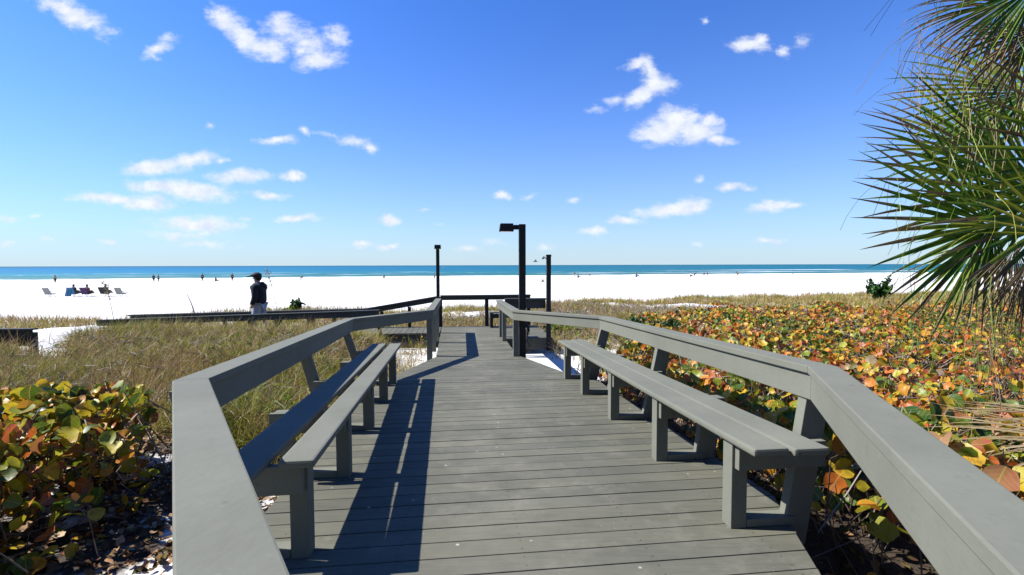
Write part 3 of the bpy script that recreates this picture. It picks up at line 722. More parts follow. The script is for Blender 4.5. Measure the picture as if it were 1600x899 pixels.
# ------------------------------------------------------------------ vegetation
def basis_from(nrm, ang):
    nrm = nrm / np.linalg.norm(nrm, axis=1, keepdims=True)
    ref = np.stack([np.cos(ang), np.sin(ang), np.zeros_like(ang)], 1)
    xax = ref - nrm * np.sum(ref * nrm, 1, keepdims=True); xax /= np.linalg.norm(xax, axis=1, keepdims=True) + 1e-9
    return xax, np.cross(nrm, xax), nrm
def leaves(name, P, nrm, size, mat, seed=0, npts=9, shape='round'):
    """round cupped leaves with a folded midrib, centre P, normal nrm, radius size"""
    n = len(P); rg = np.random.default_rng(seed); ang = rg.uniform(0, 2 * np.pi, n); xa, ya, za = basis_from(nrm, ang)
    # local outline: two halves either side of the midrib
    th = np.linspace(0, np.pi, npts // 2 + 2)
    lx = np.concatenate([np.sin(th), -np.sin(th[1:-1])]); ly = np.concatenate([-np.cos(th), -np.cos(th[1:-1])])
    m_ = len(lx)
    if shape == 'long': lx = lx * .42
    if shape == 'dry': lx = lx * .7
    fold = rg.uniform(.05, .85, n); cup = rg.uniform(-.4, .5, n); wav = rg.uniform(-.2, .2, (n, m_)) * (1.7 if shape == 'dry' else 1)
    h = fold[:, None] * np.abs(lx)[None] + cup[:, None] * (ly ** 2)[None] + wav
    jr = 1 + rg.uniform(-.12, .12, (n, m_)) * (2.6 if shape == 'dry' else 1); asp = rg.uniform(.72, 1.12, n) if shape != 'dry' else rg.uniform(.35, 1.2, n)
    L_ = size[:, None]
    loc = (lx[None] * jr * asp[:, None] * L_)[..., None] * xa[:, None] + (ly[None] * jr * L_)[..., None] * ya[:, None] + (h * L_ * .8)[..., None] * za[:, None]
    V = (P[:, None] + loc); k = len(th)
    cen = P - ya * 0.0
    V = np.concatenate([V, cen[:, None]], 1)  # centre vertex on the rib
    idx0 = (np.arange(n) * (m_ + 1))[:, None]
    right = list(range(k)); left = [0] + list(range(k, m_)) + [k - 1]
    tri = []
    for i in range(len(right) - 1): tri.append((m_, right[i], right[i + 1]))
    for i in range(len(left) - 1): tri.append((m_, left[i + 1], left[i]))
    tri = np.array(tri); Fc = (idx0[:, :, None] + tri[None]).reshape(-1, 3)
    uv = np.stack([lx * .5 + .5, ly * .5 + .5], 1); uv = np.concatenate([uv, [[.5, .5]]]); uv = np.tile(uv, (n, 1))
    return np_mesh(name, V.reshape(-1, 3), Fc, mat, uv)
def blades(name, P, length, width, lean, az, mat, curl=1.0, seg=4, seed=0):
    """grass blades as tapering bent strips"""
    n = len(P); rg = np.random.default_rng(seed)
    d = np.stack([np.cos(az), np.sin(az), np.zeros(n)], 1); fa = rg.uniform(0, np.pi, n)
    side = np.stack([-np.sin(az + fa * .6 - .9), np.cos(az + fa * .6 - .9), np.zeros(n)], 1)
    V = []; pos = P.copy(); ang = lean.copy(); sl = length / seg; dang = curl * rg.uniform(.1, 1.1, n) / seg
    for i in range(seg + 1):
        w = width * (1 - (i / seg) ** 1.6 * .92)
        V.append(pos - side * w[:, None] * .5); V.append(pos + side * w[:, None] * .5)
        step = d * np.sin(ang)[:, None] + np.array([0, 0, 1.]) * np.cos(ang)[:, None]
        pos = pos + step * sl[:, None]; ang = ang + dang
    V = np.stack(V, 1); k = 2 * (seg + 1); idx = (np.arange(n) * k)[:, None]
    q_ = np.array([(2 * i, 2 * i + 1, 2 * i + 3, 2 * i + 2) for i in range(seg)])
    return np_mesh(name, V.reshape(-1, 3), (idx[:, :, None] + q_[None]).reshape(-1, 4), mat)

def grape_field(name, poly, canopy, n, mat, bbox, seed, dens=None, size=(.05, .085), label='', twigs=2500, deep=.16):
    rg = np.random.default_rng(seed); x = rg.uniform(bbox[0], bbox[1], n * 8); y = rg.uniform(bbox[2], bbox[3], n * 8)
    ok = inpoly(x, y, poly)
    if dens is not None: ok &= rg.uniform(0, 1, len(x)) < dens(x, y)
    x = x[ok][:n]; y = y[ok][:n]; n = len(x)
    top = canopy(x, y); g_ = ground_z(x, y)
    dep = rg.exponential(deep, n); z = top - np.minimum(dep, (top - g_) * .95) + rg.normal(0, .02, n)
    nr = np.stack([rg.normal(-.2, .8, n), rg.normal(-.25, .8, n), np.abs(rg.normal(.75, .4, n)) + .05], 1)
    sz = rg.uniform(*size, n) * np.where(rg.uniform(0, 1, n) < .3, .55, 1)
    o = leaves(name, np.stack([x, y, z], 1), nr, sz, mat, seed); tag(o, label, 'sea grape', kind='stuff')
    # grey crooked stems
    k = rg.integers(0, n, twigs); rr_ = np.hypot(x[k], y[k]); k = k[(rr_ > 3.4) | (rg.uniform(0, 1, len(k)) < .22)]
    mbt = MB()
    for i in k:
        p1 = Vector((x[i], y[i], min(z[i] + rg.uniform(-.02, .12), top[i] + .05))); gx, gy = x[i] + rg.normal(0, .22), y[i] + rg.normal(0, .22)
        p0 = Vector((gx, gy, max(float(g_[i]), z[i] - rg.uniform(.2, .7)))); mid = (p0 + p1) / 2 + Vector((rg.normal(0, .07), rg.normal(0, .07), rg.uniform(-.05, .1)))
        mbt.tube([p0, mid, p1], [.0055, .004, .0022] if math.hypot(x[i], y[i]) < 5 else [.008, .006, .004], 3, cap=False)
    tw = mbt.build('stems', TWIG, o)
    return o
def hump(x, y): return .11 * np.sin(x * 1.7 + y * .6) * np.sin(y * 1.3 + 1) + .07 * np.sin(x * 3.9 + 1.2) * np.sin(y * 3.1 + x) + .04 * np.sin(7 * x) * np.sin(6.3 * y)
def canopy_r(x, y):
    r_ = np.hypot(x, y); s_, t_ = x * Wx + y * Wy, x * Tx + y * Ty
    c_ = 2.43 + .82 * np.exp(-(r_ / 4.6) ** 2) + .10 * np.clip((18 - y) / 18, 0, 1) + hump(x, y) * 1.45
    offs = np.where(s_ < 2.3, (t_ - (1.9 - (2.3 - s_) * .6)), t_ - 2.05)
    return np.minimum(c_, 2.35 + np.clip(offs - .0, 0, 3) * 1.7)
rgr = [(1.45, 9), (2.3, 0)]
def dens_r(x, y):
    r_ = np.hypot(x, y); s_, t_ = x * Wx + y * Wy, x * Tx + y * Ty
    offs = np.where(s_ < 2.3, (t_ - (1.9 - (2.3 - s_) * .6)), t_ - 2.05)
    vis = (x / np.maximum(y, .3) < 1.35) | (r_ < 5)
    return np.clip(.34 + 1.0 * np.exp(-(r_ / 4.2) ** 2), 0, .8) * (.4 + 1.1 * np.clip(hump(x * 1.9 + 3, y * 1.9) * 6 + .5, 0, 1)) * np.where(offs < .35, .38, 1.0) * np.where(vis, 1, .25)
grape_field('sea_grape_thicket', GRAPE_R, canopy_r, 42000, GRAPE, (.8, 26, -.5, 19), 3, dens_r, (.034, .070), 'orange, yellow and green sea grape thicket filling the right side', 15000)
def canopy_l(x, y):
    return 2.78 + .13 * np.clip((-x - 3) / 2, -1, 1) + hump(x * 1.3, y * 1.3) * .9 - np.clip((x + 3.35) * 1.3, 0, .8) - np.clip((y - 4.2) * .22, 0, .5)
grape_field('sea_grape_thicket', GRAPE_L, canopy_l, 17000, GRAPEL, (-11, -2.4, -1, 7.2), 5, lambda x, y: np.clip(1.3 - (-x - 3) * .12, .2, 1) * np.where(x > -3.3, .4, 1), (.038, .074), 'yellow and green sea grape thicket at the lower left', 2600, .24)

# dead leaves lying on the ground
def scatter_flat(name, poly, bbox, n, mat, size, seed, label, lift=.02, cat='leaf litter'):
    rg = np.random.default_rng(seed); x = rg.uniform(bbox[0], bbox[1], n * 5); y = rg.uniform(bbox[2], bbox[3], n * 5); ok = inpoly(x, y, poly); x = x[ok][:n]; y = y[ok][:n]; n = len(x)
    z = ground_z(x, y) + rg.uniform(0.005, lift, n); nr = np.stack([rg.normal(0, .4, n), rg.normal(0, .4, n), np.full(n, 1.)], 1)
    o = leaves(name, np.stack([x, y, z], 1), nr, rg.uniform(*size, n), mat, seed, shape='dry'); return tag(o, label, cat, kind='stuff')
scatter_flat('leaf_litter', [(-1.55, 1.0), (-1.6, 5.6), (-2.2, 6.3), (-4, 5.8), (-7, 5), (-7, 0)], (-7, -1.5, 0, 6.4), 9000, LITTER, (.014, .048), 8, 'pale and brown dead leaves littering the shaded ground at left', .10)
scatter_flat('leaf_litter', [(1.2, 1.0), (1.0, 7.4), (1.8, 8.6), (3.4, 8), (5, 1), (2, -.5)], (.8, 5, -.5, 8.6), 3600, LITTER, (.015, .05), 9, 'dead leaves on the dark ground under the right bench', .08)

# dune grass
PATH = [(-12.0, 11.3), (-9.6, 9.0), (-8.5, 8.6), (-8.2, 9.0), (-10.7, 11.6), (-12.0, 13.6), (-14.3, 17.5), (-16, 22), (-30, 22), (-30, 13.2), (-13.4, 12.6)]
def grass_ok(x, y, rg):
    s_, t_ = x * Wx + y * Wy, x * Tx + y * Ty
    lo = np.interp(s_, [-2, .6, 2.5, 6.6, 9.0, 13.6], [-.9, -.6, -1.55, -1.6, -.75, -.7]); hi = np.interp(s_, [-2, .6, 2.0, 2.7, 6.3, 9.0, 13.6], [1.3, 1.1, 1.8, 2.1, 2.2, 2.0, 2.4])
    ok = ~((t_ > lo) & (t_ < hi) & (s_ < 13.8))
    ok &= ~inpoly(x, y, [(-1, 12.2), (-1, 13.6), (-4, 13.5), (-11.8, 14.7), (-14, 15), (-14, 12.7), (-10.9, 12.45), (-4.8, 11.85)])
    ok &= ~inpoly(x, y, PATH) & ~inpoly(x, y, GRAPE_R)
    ok &= ~inpoly(x, y, [(-1.3, 8.1), (-.75, 9.0), (-1.6, 12.5), (-3.2, 12.2), (-3.3, 9.8), (-2.2, 8.6)]) | (rg.uniform(0, 1, len(x)) < .10)
    ok &= ~inpoly(x, y, [(-9, -1), (-1.3, -1), (-1.6, 4.0), (-1.75, 4.7), (-4, 5.4), (-9, 6.4)])
    for ex, ey, er in ((-1.7, 20.3, 1.7), (.3, 19.3, 1.0), (8.7, 24, 1.2), (10.2, 23.4, .9), (12.3, 21.8, 1.2), (5.6, 25, .8), (1.9, 9.4, 1.2), (2.4, 11, .9)):
        ok &= ((x - ex) ** 2 / (er * 1.6) ** 2 + (y - ey) ** 2 / er ** 2 > 1) | (rg.uniform(0, 1, len(x)) < .12)
    u_ = x / np.maximum(y, .5); ok &= y < edge_dist(u_) + rg.normal(0, .5, len(x)) + .6 * np.sin(x * 1.3) + .5 * np.sin(x * .37 + 2)
    return ok
def grass(name, bbox, tufts, per, L_, Wd, seed, label, ymin=0, extra=None, spread=.10):
    rg = np.random.default_rng(seed); x = rg.uniform(bbox[0], bbox[1], tufts); y = rg.uniform(bbox[2], bbox[3], tufts)
    vis = (np.abs(x) < 1.25 * y + 2) & grass_ok(x, y, rg)
    if extra is not None: vis &= extra(x, y)
    x = x[vis]; y = y[vis]; k = len(x)
    th = rg.uniform(.55, 1.25, k)
    x = np.repeat(x, per); y = np.repeat(y, per); th = np.repeat(th, per); n = len(x)
    x = x + rg.normal(0, spread, n); y = y + rg.normal(0, spread, n); z = ground_z(x, y) - .02
    lean = np.abs(rg.normal(.30, .40, n)); dry = rg.uniform(0, 1, n) < .38; lean = np.where(dry, lean + rg.uniform(.3, 1.0, n), lean)
    ln = rg.uniform(*L_, n) * th
    o = blades(name, np.stack([x, y, z], 1), ln, rg.uniform(*Wd, n), lean, np.repeat(rg.uniform(0, 2 * np.pi, k), per) + rg.normal(0, 1.3, n), GRASS, 1.7, 4, seed)
    print(name, n)
    return tag(o, label, 'grass', kind='stuff')
tracks = lambda x, y: (y < 14.9)
grass('dune_grass', (-12.5, -.8, 3.5, 8), 6500, 26, (.28, .68), (.005, .012), 21, 'tangled green and straw dune grass left of the left railing', extra=lambda x, y: (x < -1.2))
grass('dune_grass', (-16, 1, 8, 14), 7500, 22, (.28, .64), (.008, .015), 22, 'tangled dune grass in front of the left ramp', extra=lambda x, y: (x < -.5))
grass('dune_grass', (-24, 2, 13.8, 24), 9000, 12, (.25, .48), (.016, .03), 23, 'low brown dune grass between the left ramp and the white beach', extra=lambda x, y: x < -.2)
grass('dune_grass', (-.2, 12, 7.5, 18), 4200, 16, (.22, .5), (.01, .018), 24, 'brown dune grass just right of the lamp post', extra=lambda x, y: x > .2)
grass('dune_grass', (-.5, 48, 15, 38), 21000, 11, (.24, .44), (.02, .04), 25, 'wide belt of brown dune grass along the beach on the right', extra=lambda x, y: x > -.3)
grass('dune_grass', (-11.2, -3.2, 10.3, 11.7), 1500, 22, (.34, .66), (.008, .015), 26, 'taller dune grass standing against the near rail of the left ramp')
# grass hummock between path and beach at far left
rg = np.random.default_rng(31); n = 9000; x = rg.uniform(-26, -14.2, n); y = rg.uniform(14, 19, n)
ok = ((x + 20.5) / 6.0) ** 2 + ((y - 17.0) / 1.9) ** 2 < 1; x = x[ok]; y = y[ok]; n = len(x)
o = blades('dune_grass', np.stack([x, y, ground_z(x, y) - .02], 1), rg.uniform(.2, .45, n), rg.uniform(.015, .03, n), np.abs(rg.normal(.3, .35, n)), rg.uniform(0, 6.28, n), GRASS, 1.3, 4, 31)
tag(o, 'separate hummock of brown grass on the sand at far left', 'grass', kind='stuff')
# dry tangle of twigs low in the grass
rg = np.random.default_rng(33)
def tangle(name, region, n, label, r0=.004):
    mbt = MB(); k = 0
    while k < n:
        x_ = rg.uniform(region[0], region[1]); y_ = rg.uniform(region[2], region[3])
        if not grass_ok(np.array([x_]), np.array([y_]), rg)[0]: continue
        z_ = float(ground_z(x_, y_)) + (rg.uniform(0, .2) if r0 < .005 else 0); a_ = rg.uniform(0, 6.28); l_ = rg.uniform(.15, .6); e_ = rg.uniform(-.05, .6)
        p0 = Vector((x_, y_, z_ + rg.uniform(0, .15))); p2 = p0 + Vector((math.cos(a_) * l_ * math.cos(e_), math.sin(a_) * l_ * math.cos(e_), l_ * math.sin(e_)))
        mbt.tube([p0, (p0 + p2) / 2 + Vector((0, 0, rg.uniform(.0, .12))), p2], [r0, r0, r0 * .5], 3, cap=False); k += 1
    o = mbt.build(name, TWIG, None); return tag(o, label, 'twigs', kind='stuff')
tangle('dry_twigs', (-9, -1.3, 4, 10.5), 1700, 'dry pinkish twigs tangled through the left grass')
tangle('dry_twigs', (-3, 3, 14.5, 21), 900, 'grey twigs lying on the white sand patch beyond the platform', .008)
tangle('dry_twigs', (.6, 12, 8, 24), 2600, 'grey twigs among the grass right of the lamp post', .007)
# low green creeper between the grass
def creeper(name, pts, n, label, seed, sz=(.018, .04)):
    rg = np.random.default_rng(seed); X_ = []; 
    for cx, cy, cr in pts:
        m_ = int(n / len(pts)); X_.append(np.stack([rg.normal(cx, cr, m_), rg.normal(cy, cr * .8, m_)], 1))
    X_ = np.concatenate(X_); ok = grass_ok(X_[:, 0], X_[:, 1], rg); X_ = X_[ok]; n = len(X_)
    z = ground_z(X_[:, 0], X_[:, 1]) + rg.uniform(.05, .34, n)
    o = leaves(name, np.stack([X_[:, 0], X_[:, 1], z], 1), np.stack([rg.normal(0, .5, n), rg.normal(-.2, .5, n), np.ones(n)], 1), rg.uniform(*sz, n), VINE, seed); return tag(o, label, 'creeper', kind='stuff')
creeper('beach_creeper', [(-4.8, 8.8, .8), (-3.2, 7.3, .6), (-6.3, 9.3, 1.0), (-2.6, 6.1, .35), (-8, 7.8, .8), (-9.5, 10.5, .9), (-3.0, 11.0, .6), (-4.5, 11.2, .7), (-1.9, 11.4, .4)], 2600, 'yellow green creeper scattered through the left grass', 41)
creeper('beach_creeper', [(1.6, 9.0, .3), (2.2, 9.2, .3), (2.6, 10.2, .5), (3.3, 12, .6), (4.6, 13, .7), (1.5, 13.8, .3)], 1500, 'green creeper at the edge of the thicket right of the lamp post', 42, (.025, .05))

# unseen trees added behind the viewpoint to block sky light from the wood
def tree(x, y, h, rr, n, seed, label):
    rg = np.random.default_rng(seed); z = gz(x, y); root = empty('sky_blocker_tree', (x, y, z), label, 'tree', 'unseen trees added to block sky light')
    mb = MB(); mb.tube([(x, y, z - .1), (x + .1, y, z + h * .3), (x, y + .1, z + h * .6)], [.22, .16, .08], 8)
    for k in range(7):
        a_ = k * .9; mb.tube([(x + .05, y, z + h * (.25 + .04 * k)), (x + math.cos(a_) * rr * .4, y + math.sin(a_) * rr * .4, z + h * .5), (x + math.cos(a_) * rr * .7, y + math.sin(a_) * rr * .7, z + h * .7)], [.08, .05, .02], 5)
    mb.build('trunk', BARK, root)
    c_ = rg.normal(0, 1, (40, 3)); c_ /= np.linalg.norm(c_, axis=1)[:, None]; c_ *= rg.uniform(.3, .85, (40, 1)); k = rg.integers(0, 40, n)
    P = c_[k] * np.array([rr, rr, h * .42]) + rg.normal(0, .38, (n, 3)) + np.array([0, 0, h * .55]); P[:, 2] = np.maximum(P[:, 2], .1)
    o = leaves('crown', P, rg.normal(0, 1, (n, 3)) + np.array([0, 0, .6]), rg.uniform(.16, .30, n), SHRUBG, seed); o.parent = root
gz = lambda x, y: float(ground_z(x, y))
for k, (x_, y_, h_, r_) in enumerate([(-15, -8, 10, 4.2), (-9, -8.5, 11, 4.4), (-3, -9, 12, 4.6), (3.5, -9, 12, 4.6), (10, -8.5, 11, 4.4), (16, -6, 10, 4.2)]):
    tree(x_, y_, h_, r_, 5200, 60 + k, 'unseen green broadleaf tree added behind the viewpoint to block sky light')
# shrubs: short stems carrying many long leaves
def shrub(loc, h, r_, n, mat, label, name='green_shrub', cat='shrub', sz=(.04, .08), seed=1, grp=None):
    rg = np.random.default_rng(seed); root = empty(name, loc, label, cat, grp)
    mbt = MB(); P = []; nr = []
    for k in range(14):
        a_ = rg.uniform(0, 6.28); rr = rg.uniform(.2, 1) * r_; hh = h * rg.uniform(.6, 1)
        p0 = Vector(loc); p1 = p0 + Vector((math.cos(a_) * rr * .5, math.sin(a_) * rr * .5, hh * .55)); p2 = p0 + Vector((math.cos(a_) * rr, math.sin(a_) * rr, hh))
        mbt.tube([p0, p1, p2], [.012, .008, .003], 4, cap=False)
        for q_ in range(n // 14):
            f = rg.uniform(.25, 1); b_ = p0.lerp(p1, f * 2) if f < .5 else p1.lerp(p2, f * 2 - 1); P.append(tuple(b_ + Vector(rg.normal(0, .05, 3)))); nr.append(rg.normal(0, .6, 3) + np.array([0, -.1, .7]))
    mbt.build('stems', TWIG, root)
    o = leaves('foliage', np.array(P) - np.array(loc), np.array(nr), rg.uniform(*sz, len(P)), mat, seed, shape='long'); o.parent = root
    return root
gz = lambda x, y: float(ground_z(x, y))
shrub((3.35, 12.9, gz(3.35, 12.9)), .62, .35, 420, SHRUBG, 'small dark green shrub at the thicket edge, nearer the lamp post', seed=2)
shrub((4.05, 12.6, gz(4.05, 12.6)), .60, .40, 480, SHRUBG, 'dark green shrub touching the first orange leaves of the thicket', seed=3)
shrub((20.6, 27.0, gz(20.6, 27)), 1.35, .9, 420, SHRUBG, 'dark distant shrub on the beach edge behind the palm tips', seed=4, sz=(.10, .2), name='beach_shrub')
shrub((-7.85, 17.5, gz(-7.85, 17.5)), .62, .22, 120, SHRUBG, 'dark plant with upright leaves behind the left ramp', seed=5, sz=(.08, .16), name='dune_plant', cat='plant')
shrub((-7.9, 17.0, gz(-7.9, 17.0)), .34, .4, 160, VINE, 'low yellow leaved plant in front of the dark upright plant', seed=6, sz=(.05, .09), name='yellow_plant', cat='plant')

# tall seed stalks
def stalk(x, y, h, lx, ly, rad, head, label, name='dry_stalk'):
    z = gz(x, y); root = empty(name, (x, y, z), label, 'dry stalk'); n = 9
    pts = [(x + lx * (i / n) ** 1.7, y + ly * (i / n) ** 1.7, z + h * (i / n)) for i in range(n + 1)]
    mb = MB(); mb.tube(pts, [rad * (1 - .7 * i / n) for i in range(n + 1)], 5); mb.build('stem', TWIG, root)
    if head:
        rg = np.random.default_rng(int(abs(x) * 100)); P = []
        for k in range(90):
            f = 1 - rg.uniform(0, .32) ; i = f * n; a_ = Vector(pts[int(min(i, n - 1))]).lerp(Vector(pts[int(min(i, n - 1)) + 1]), i - int(min(i, n - 1)))
            P.append(tuple(a_ + Vector((rg.normal(0, .05), rg.normal(0, .03), rg.normal(-.03, .03)))))
        P = np.array(P) - np.array((x, y, z)); o = leaves('seed_head', P, rg.normal(0, 1, (len(P), 3)), rg.uniform(.015, .035, len(P)), STRAW, 3, shape='long'); o.parent = root
    return root
stalk(-12.3, 14.8, 1.75, -.30, 0, .012, True, 'tall dry stalk with a ragged seed head in front of the beach chairs')
stalk(-11.6, 17.5, .95, -.28, 0, .03, False, 'short thick leaning dead stick behind the left ramp')
stalk(-7.85, 16.0, 1.75, -.35, 0, .010, True, 'tall thin arching stalk crossing the sea horizon')
stalk(-6.75, 17.0, .75, -.12, 0, .007, False, 'thin bare stalk just left of the walking man')
stalk(-9.5, 18.0, .75, .05, 0, .006, False, 'faint thin stalk against the white beach')
stalk(-13.2, 13.6, .8, .35, 0, .008, False, 'leaning stalk beside the sand path')
stalk(-3.55, 17.0, .85, 0.05, 0, .007, False, 'thin upright stalk behind the left ramp, nearest the far lamp post')

# ------------------------------------------------------------------ palm
def fan_leaf(root, name, hast, axis, up, n, span, length, mat, droop=.35, seed=0, fil=14, width=.036, pet=None, label=None, twist=0.0):
    rg = random.Random(seed); hast = Vector(hast); ax = Vector(axis).normalized(); upv = Vector(up); upv = (upv - ax * upv.dot(ax)).normalized(); nr = ax.cross(upv).normalized()
    mb = MB()
    for i in range(n):
        f = (i / (n - 1) - .5); a_ = f * span + rg.uniform(-.02, .02)
        d = (ax * math.cos(a_) + upv * math.sin(a_)).normalized()
        side = (-ax * math.sin(a_) + upv * math.cos(a_)).normalized()
        ln = length * (1 - .35 * abs(2 * f) ** 2.5) * rg.uniform(.9, 1.06); seg = 7; p_ = hast.copy() + nr * rg.uniform(-.01, .01)
        dr = droop * rg.uniform(.5, 1.5); bow = rg.uniform(-.12, .12)
        base_i = len(mb.v); w0 = 2 * math.tan(span / n / 2)
        for k in range(seg + 1):
            u_ = k / seg; fused = .34
            wv_ = (w0 * u_ * ln * 1.03 if u_ < fused else min(w0 * fused * ln, width) * (1 - ((u_ - fused) / (1 - fused)) ** 1.8 * .97))
            wv_ = max(min(wv_, width * 1.1), .0015)
            fold = nr * wv_ * .36
            mb.v += [tuple(p_ - side * wv_ * .5), tuple(p_ + fold), tuple(p_ + side * wv_ * .5)]
            g_ = Vector((0, 0, -1)) * dr * (u_ ** 2) * 1.7 + nr * bow * u_
            p_ = p_ + (d + g_).normalized() * ln / seg
        for k in range(seg):
            b_ = base_i + 3 * k; mb.f += [(b_, b_ + 1, b_ + 4, b_ + 3), (b_ + 1, b_ + 2, b_ + 5, b_ + 4)]
    for i in range(fil):      # curling threads
        a_ = rg.uniform(-.5, .5) * span; d = (ax * math.cos(a_) + upv * math.sin(a_)); s0 = hast + d * length * rg.uniform(.55, .95); pts = [s0]; v_ = d * .018 + Vector((rg.uniform(-.02, .02), rg.uniform(-.02, .02), .005))
        for k in range(6): v_ = v_ + Vector((rg.uniform(-.015, .015), rg.uniform(-.015, .015), -.018)); pts.append(pts[-1] + v_)
        mb.tube(pts, .0016, 3, cap=False)
    if pet is not None:
        P0 = Vector(pet); P2 = hast + ax * length * .12; mid = (P0 + P2) / 2 + Vector((0, 0, .12)); mb.tube([P0, P0.lerp(mid, .6), mid, mid.lerp(P2, .55), P2], [.022, .018, .015, .012, .006], 6)
    o = mb.build(name, mat, root)
    if mat is PALMG:     # sun-dried tan tips on many of the leaflets
        o.data.materials.append(PALMD)
        for i in range(n):
            k_ = rg.choice((0, 0, 1, 2, 2, 3))
            for f_ in range(i * 14 + 14 - 2 * k_, i * 14 + 14): o.data.polygons[f_].material_index = 1
    if label: o['label'] = label
    return o
TX, TY = 4.35, 3.45; tz = gz(TX, TY)
palm = empty('palm_tree', (TX, TY, tz), 'fan palm leaning its green and dead fronds in from the right', 'palm tree')
mb = MB(); mb.tube([(TX + .05 * math.sin(k), TY, tz - .1 + k * .42) for k in range(8)], [.2, .19, .18, .17, .17, .18, .19, .16], 14); mb.build('trunk', BARK, palm, smooth=True)
for k in range(26):
    a_ = k * 2.4; zz = tz + .8 + k * .07; b_ = Vector((TX + math.cos(a_) * .16, TY + math.sin(a_) * .16, zz)); t2 = b_ + Vector((math.cos(a_) * .16, math.sin(a_) * .16, .2))
    mb = MB(); mb.tube([b_, b_.lerp(t2, .5), t2], [.05, .035, .02], 5); mb.build('leaf_base', BARK, palm)
cz = tz + 2.7
G, D = PALMG, PALMD
def fr(*a, **k): return fan_leaf(palm, 'frond', *a, **k)
crown = (TX, TY, cz)
# hastula, axis, up
fr((3.22, 3.22, 4.26), (-1, -.05, .02), (.1, .25, 1), 30, R(195), 1.0, G, droop=.04, seed=1, pet=crown, width=.076, fil=16)
fr((3.62, 3.30, 4.48), (-.93, .05, .36), (.3, .2, 1), 26, R(150), 1.25, G, droop=.06, seed=2, pet=crown, width=.076, fil=16)
fr((3.50, 3.05, 4.30), (-.9, -.15, .12), (.0, .3, 1), 26, R(140), 1.15, G, droop=.07, seed=3, pet=crown, width=.07, fil=10)
fr((3.75, 2.95, 4.62), (-.75, -.1, .55), (.4, -.2, 1), 26, R(130), 1.15, G, droop=.10, seed=4, pet=crown, width=.05)
fr((3.25, 2.85, 4.15), (-.75, -.2, .62), (.7, -.3, .7), 10, R(70), .8, PALMY, droop=.12, seed=5, pet=crown, width=.02, fil=4, label='yellowing narrow frond in front of the green fans')
fr((3.30, 3.1, 5.75), (-.6, 0, -.6), (-.5, .3, 1), 34, R(170), .66, G, droop=.16, seed=6, pet=crown, fil=15, width=.035)
fr((3.42, 3.4, 5.80), (-.6, .0, -.7), (-.7, .3, .5), 46, R(190), .72, D, droop=.5, seed=7, pet=crown, fil=25, label='dead brown frond hanging at the top', width=.026)
fr((3.38, 3.15, 5.50), (-.4, -.1, -.85), (-.8, .2, .5), 44, R(170), .75, D, droop=.5, seed=8, pet=crown, fil=50, label='dead tan frond hanging high by the crown', width=.024)
fr((4.0, 3.1, 6.1), (-.3, -.3, .3), (-.8, .2, 1), 40, R(220), .8, D, droop=.7, seed=9, pet=crown, fil=40, label='dead pale frond above the crown', width=.024)
fr((3.08, 2.95, 4.10), (-.20, -.1, -1), (-1, .3, .2), 30, R(95), .55, D, droop=.3, seed=10, pet=crown, fil=30, label='dead straw frond hanging below the green fan', width=.03)
fr((2.95, 2.75, 4.0), (.05, -.1, -1), (-1, .2, .1), 30, R(100), .5, D, droop=.3, seed=11, pet=crown, fil=30, label='dead straw frond hanging by the trunk', width=.03)
fr((3.30, 3.4, 4.15), (-.45, .1, -.9), (-1, .4, .4), 16, R(90), .66, G, droop=.08, seed=12, pet=crown, fil=20, width=.055)
fr((4.1, 2.9, 4.9), (-.6, -.4, .2), (.2, -.3, 1), 30, R(180), .9, G, droop=.15, seed=13, pet=crown, width=.05)
fr((3.85, 3.9, 4.9), (-.7, .3, .5), (.1, .3, 1), 30, R(160), 1.0, G, droop=.12, seed=14, pet=crown, width=.05)
fr((3.9, 3.7, 5.3), (-.7, .3, .1), (.1, .3, 1), 30, R(170), .9, G, droop=.2, seed=15, pet=crown, width=.045)
for k in range(9):
    a_ = R(-75 + k * 18); h = random.uniform(-.2, 1.0); d = (math.cos(a_), math.sin(a_), .3 + .3 * h)
    fr((TX + d[0] * .8, TY + d[1] * .8, cz + .1 + h * .7), d, (0, 0, 1), 34, R(200), .9, G if k % 3 else D, droop=.3, seed=20 + k, pet=crown)

# fallen dead fronds lying over the thicket at right
fp = empty('fallen_frond', (3.0, 2.6, 2.8), 'dead straw coloured palm frond lying over the leaves at right edge', 'palm frond')
fan_leaf(fp, 'blade', (3.1, 2.45, 3.18), (-.95, -.15, -.02), (-.1, 1, .12), 26, R(110), .75, STRAW, droop=.18, seed=41, fil=10, width=.03)
fp2 = empty('fallen_frond', (2.6, 2.0, 2.8), 'curled dead palm frond nearest the right railing', 'palm frond')
fan_leaf(fp2, 'blade', (2.75, 2.15, 3.16), (-.9, .1, .06), (.1, 1, .3), 22, R(90), .7, STRAW, droop=.25, seed=42, fil=10, width=.028)

# ------------------------------------------------------------------ people
def skin(name, pts, edges, rad, mat, parent, sub=2):
    """continuous skinned surface from a skeleton (world coordinates)"""
    base = Vector(parent.location); me = bpy.data.meshes.new(name); me.from_pydata([tuple(Vector(p) - base) for p in pts], edges, [])
    o = bpy.data.objects.new(name, me); col.objects.link(o)
    md = o.modifiers.new('s', 'SKIN'); md.use_smooth_shade = True
    for i, r_ in enumerate(rad):
        sv = me.skin_vertices[0].data[i]; sv.radius = (r_, r_) if not isinstance(r_, tuple) else r_; sv.use_root = (i == 0)
    if sub: sb = o.modifiers.new('b', 'SUBSURF'); sb.levels = sub; sb.render_levels = sub
    dg = bpy.context.evaluated_depsgraph_get(); me2 = bpy.data.meshes.new_from_object(o.evaluated_get(dg)); o.modifiers.clear(); o.data = me2
    me2.materials.clear(); me2.materials.append(mat)
    for p_ in me2.polygons: p_.use_smooth = True
    o.parent = parent; return o
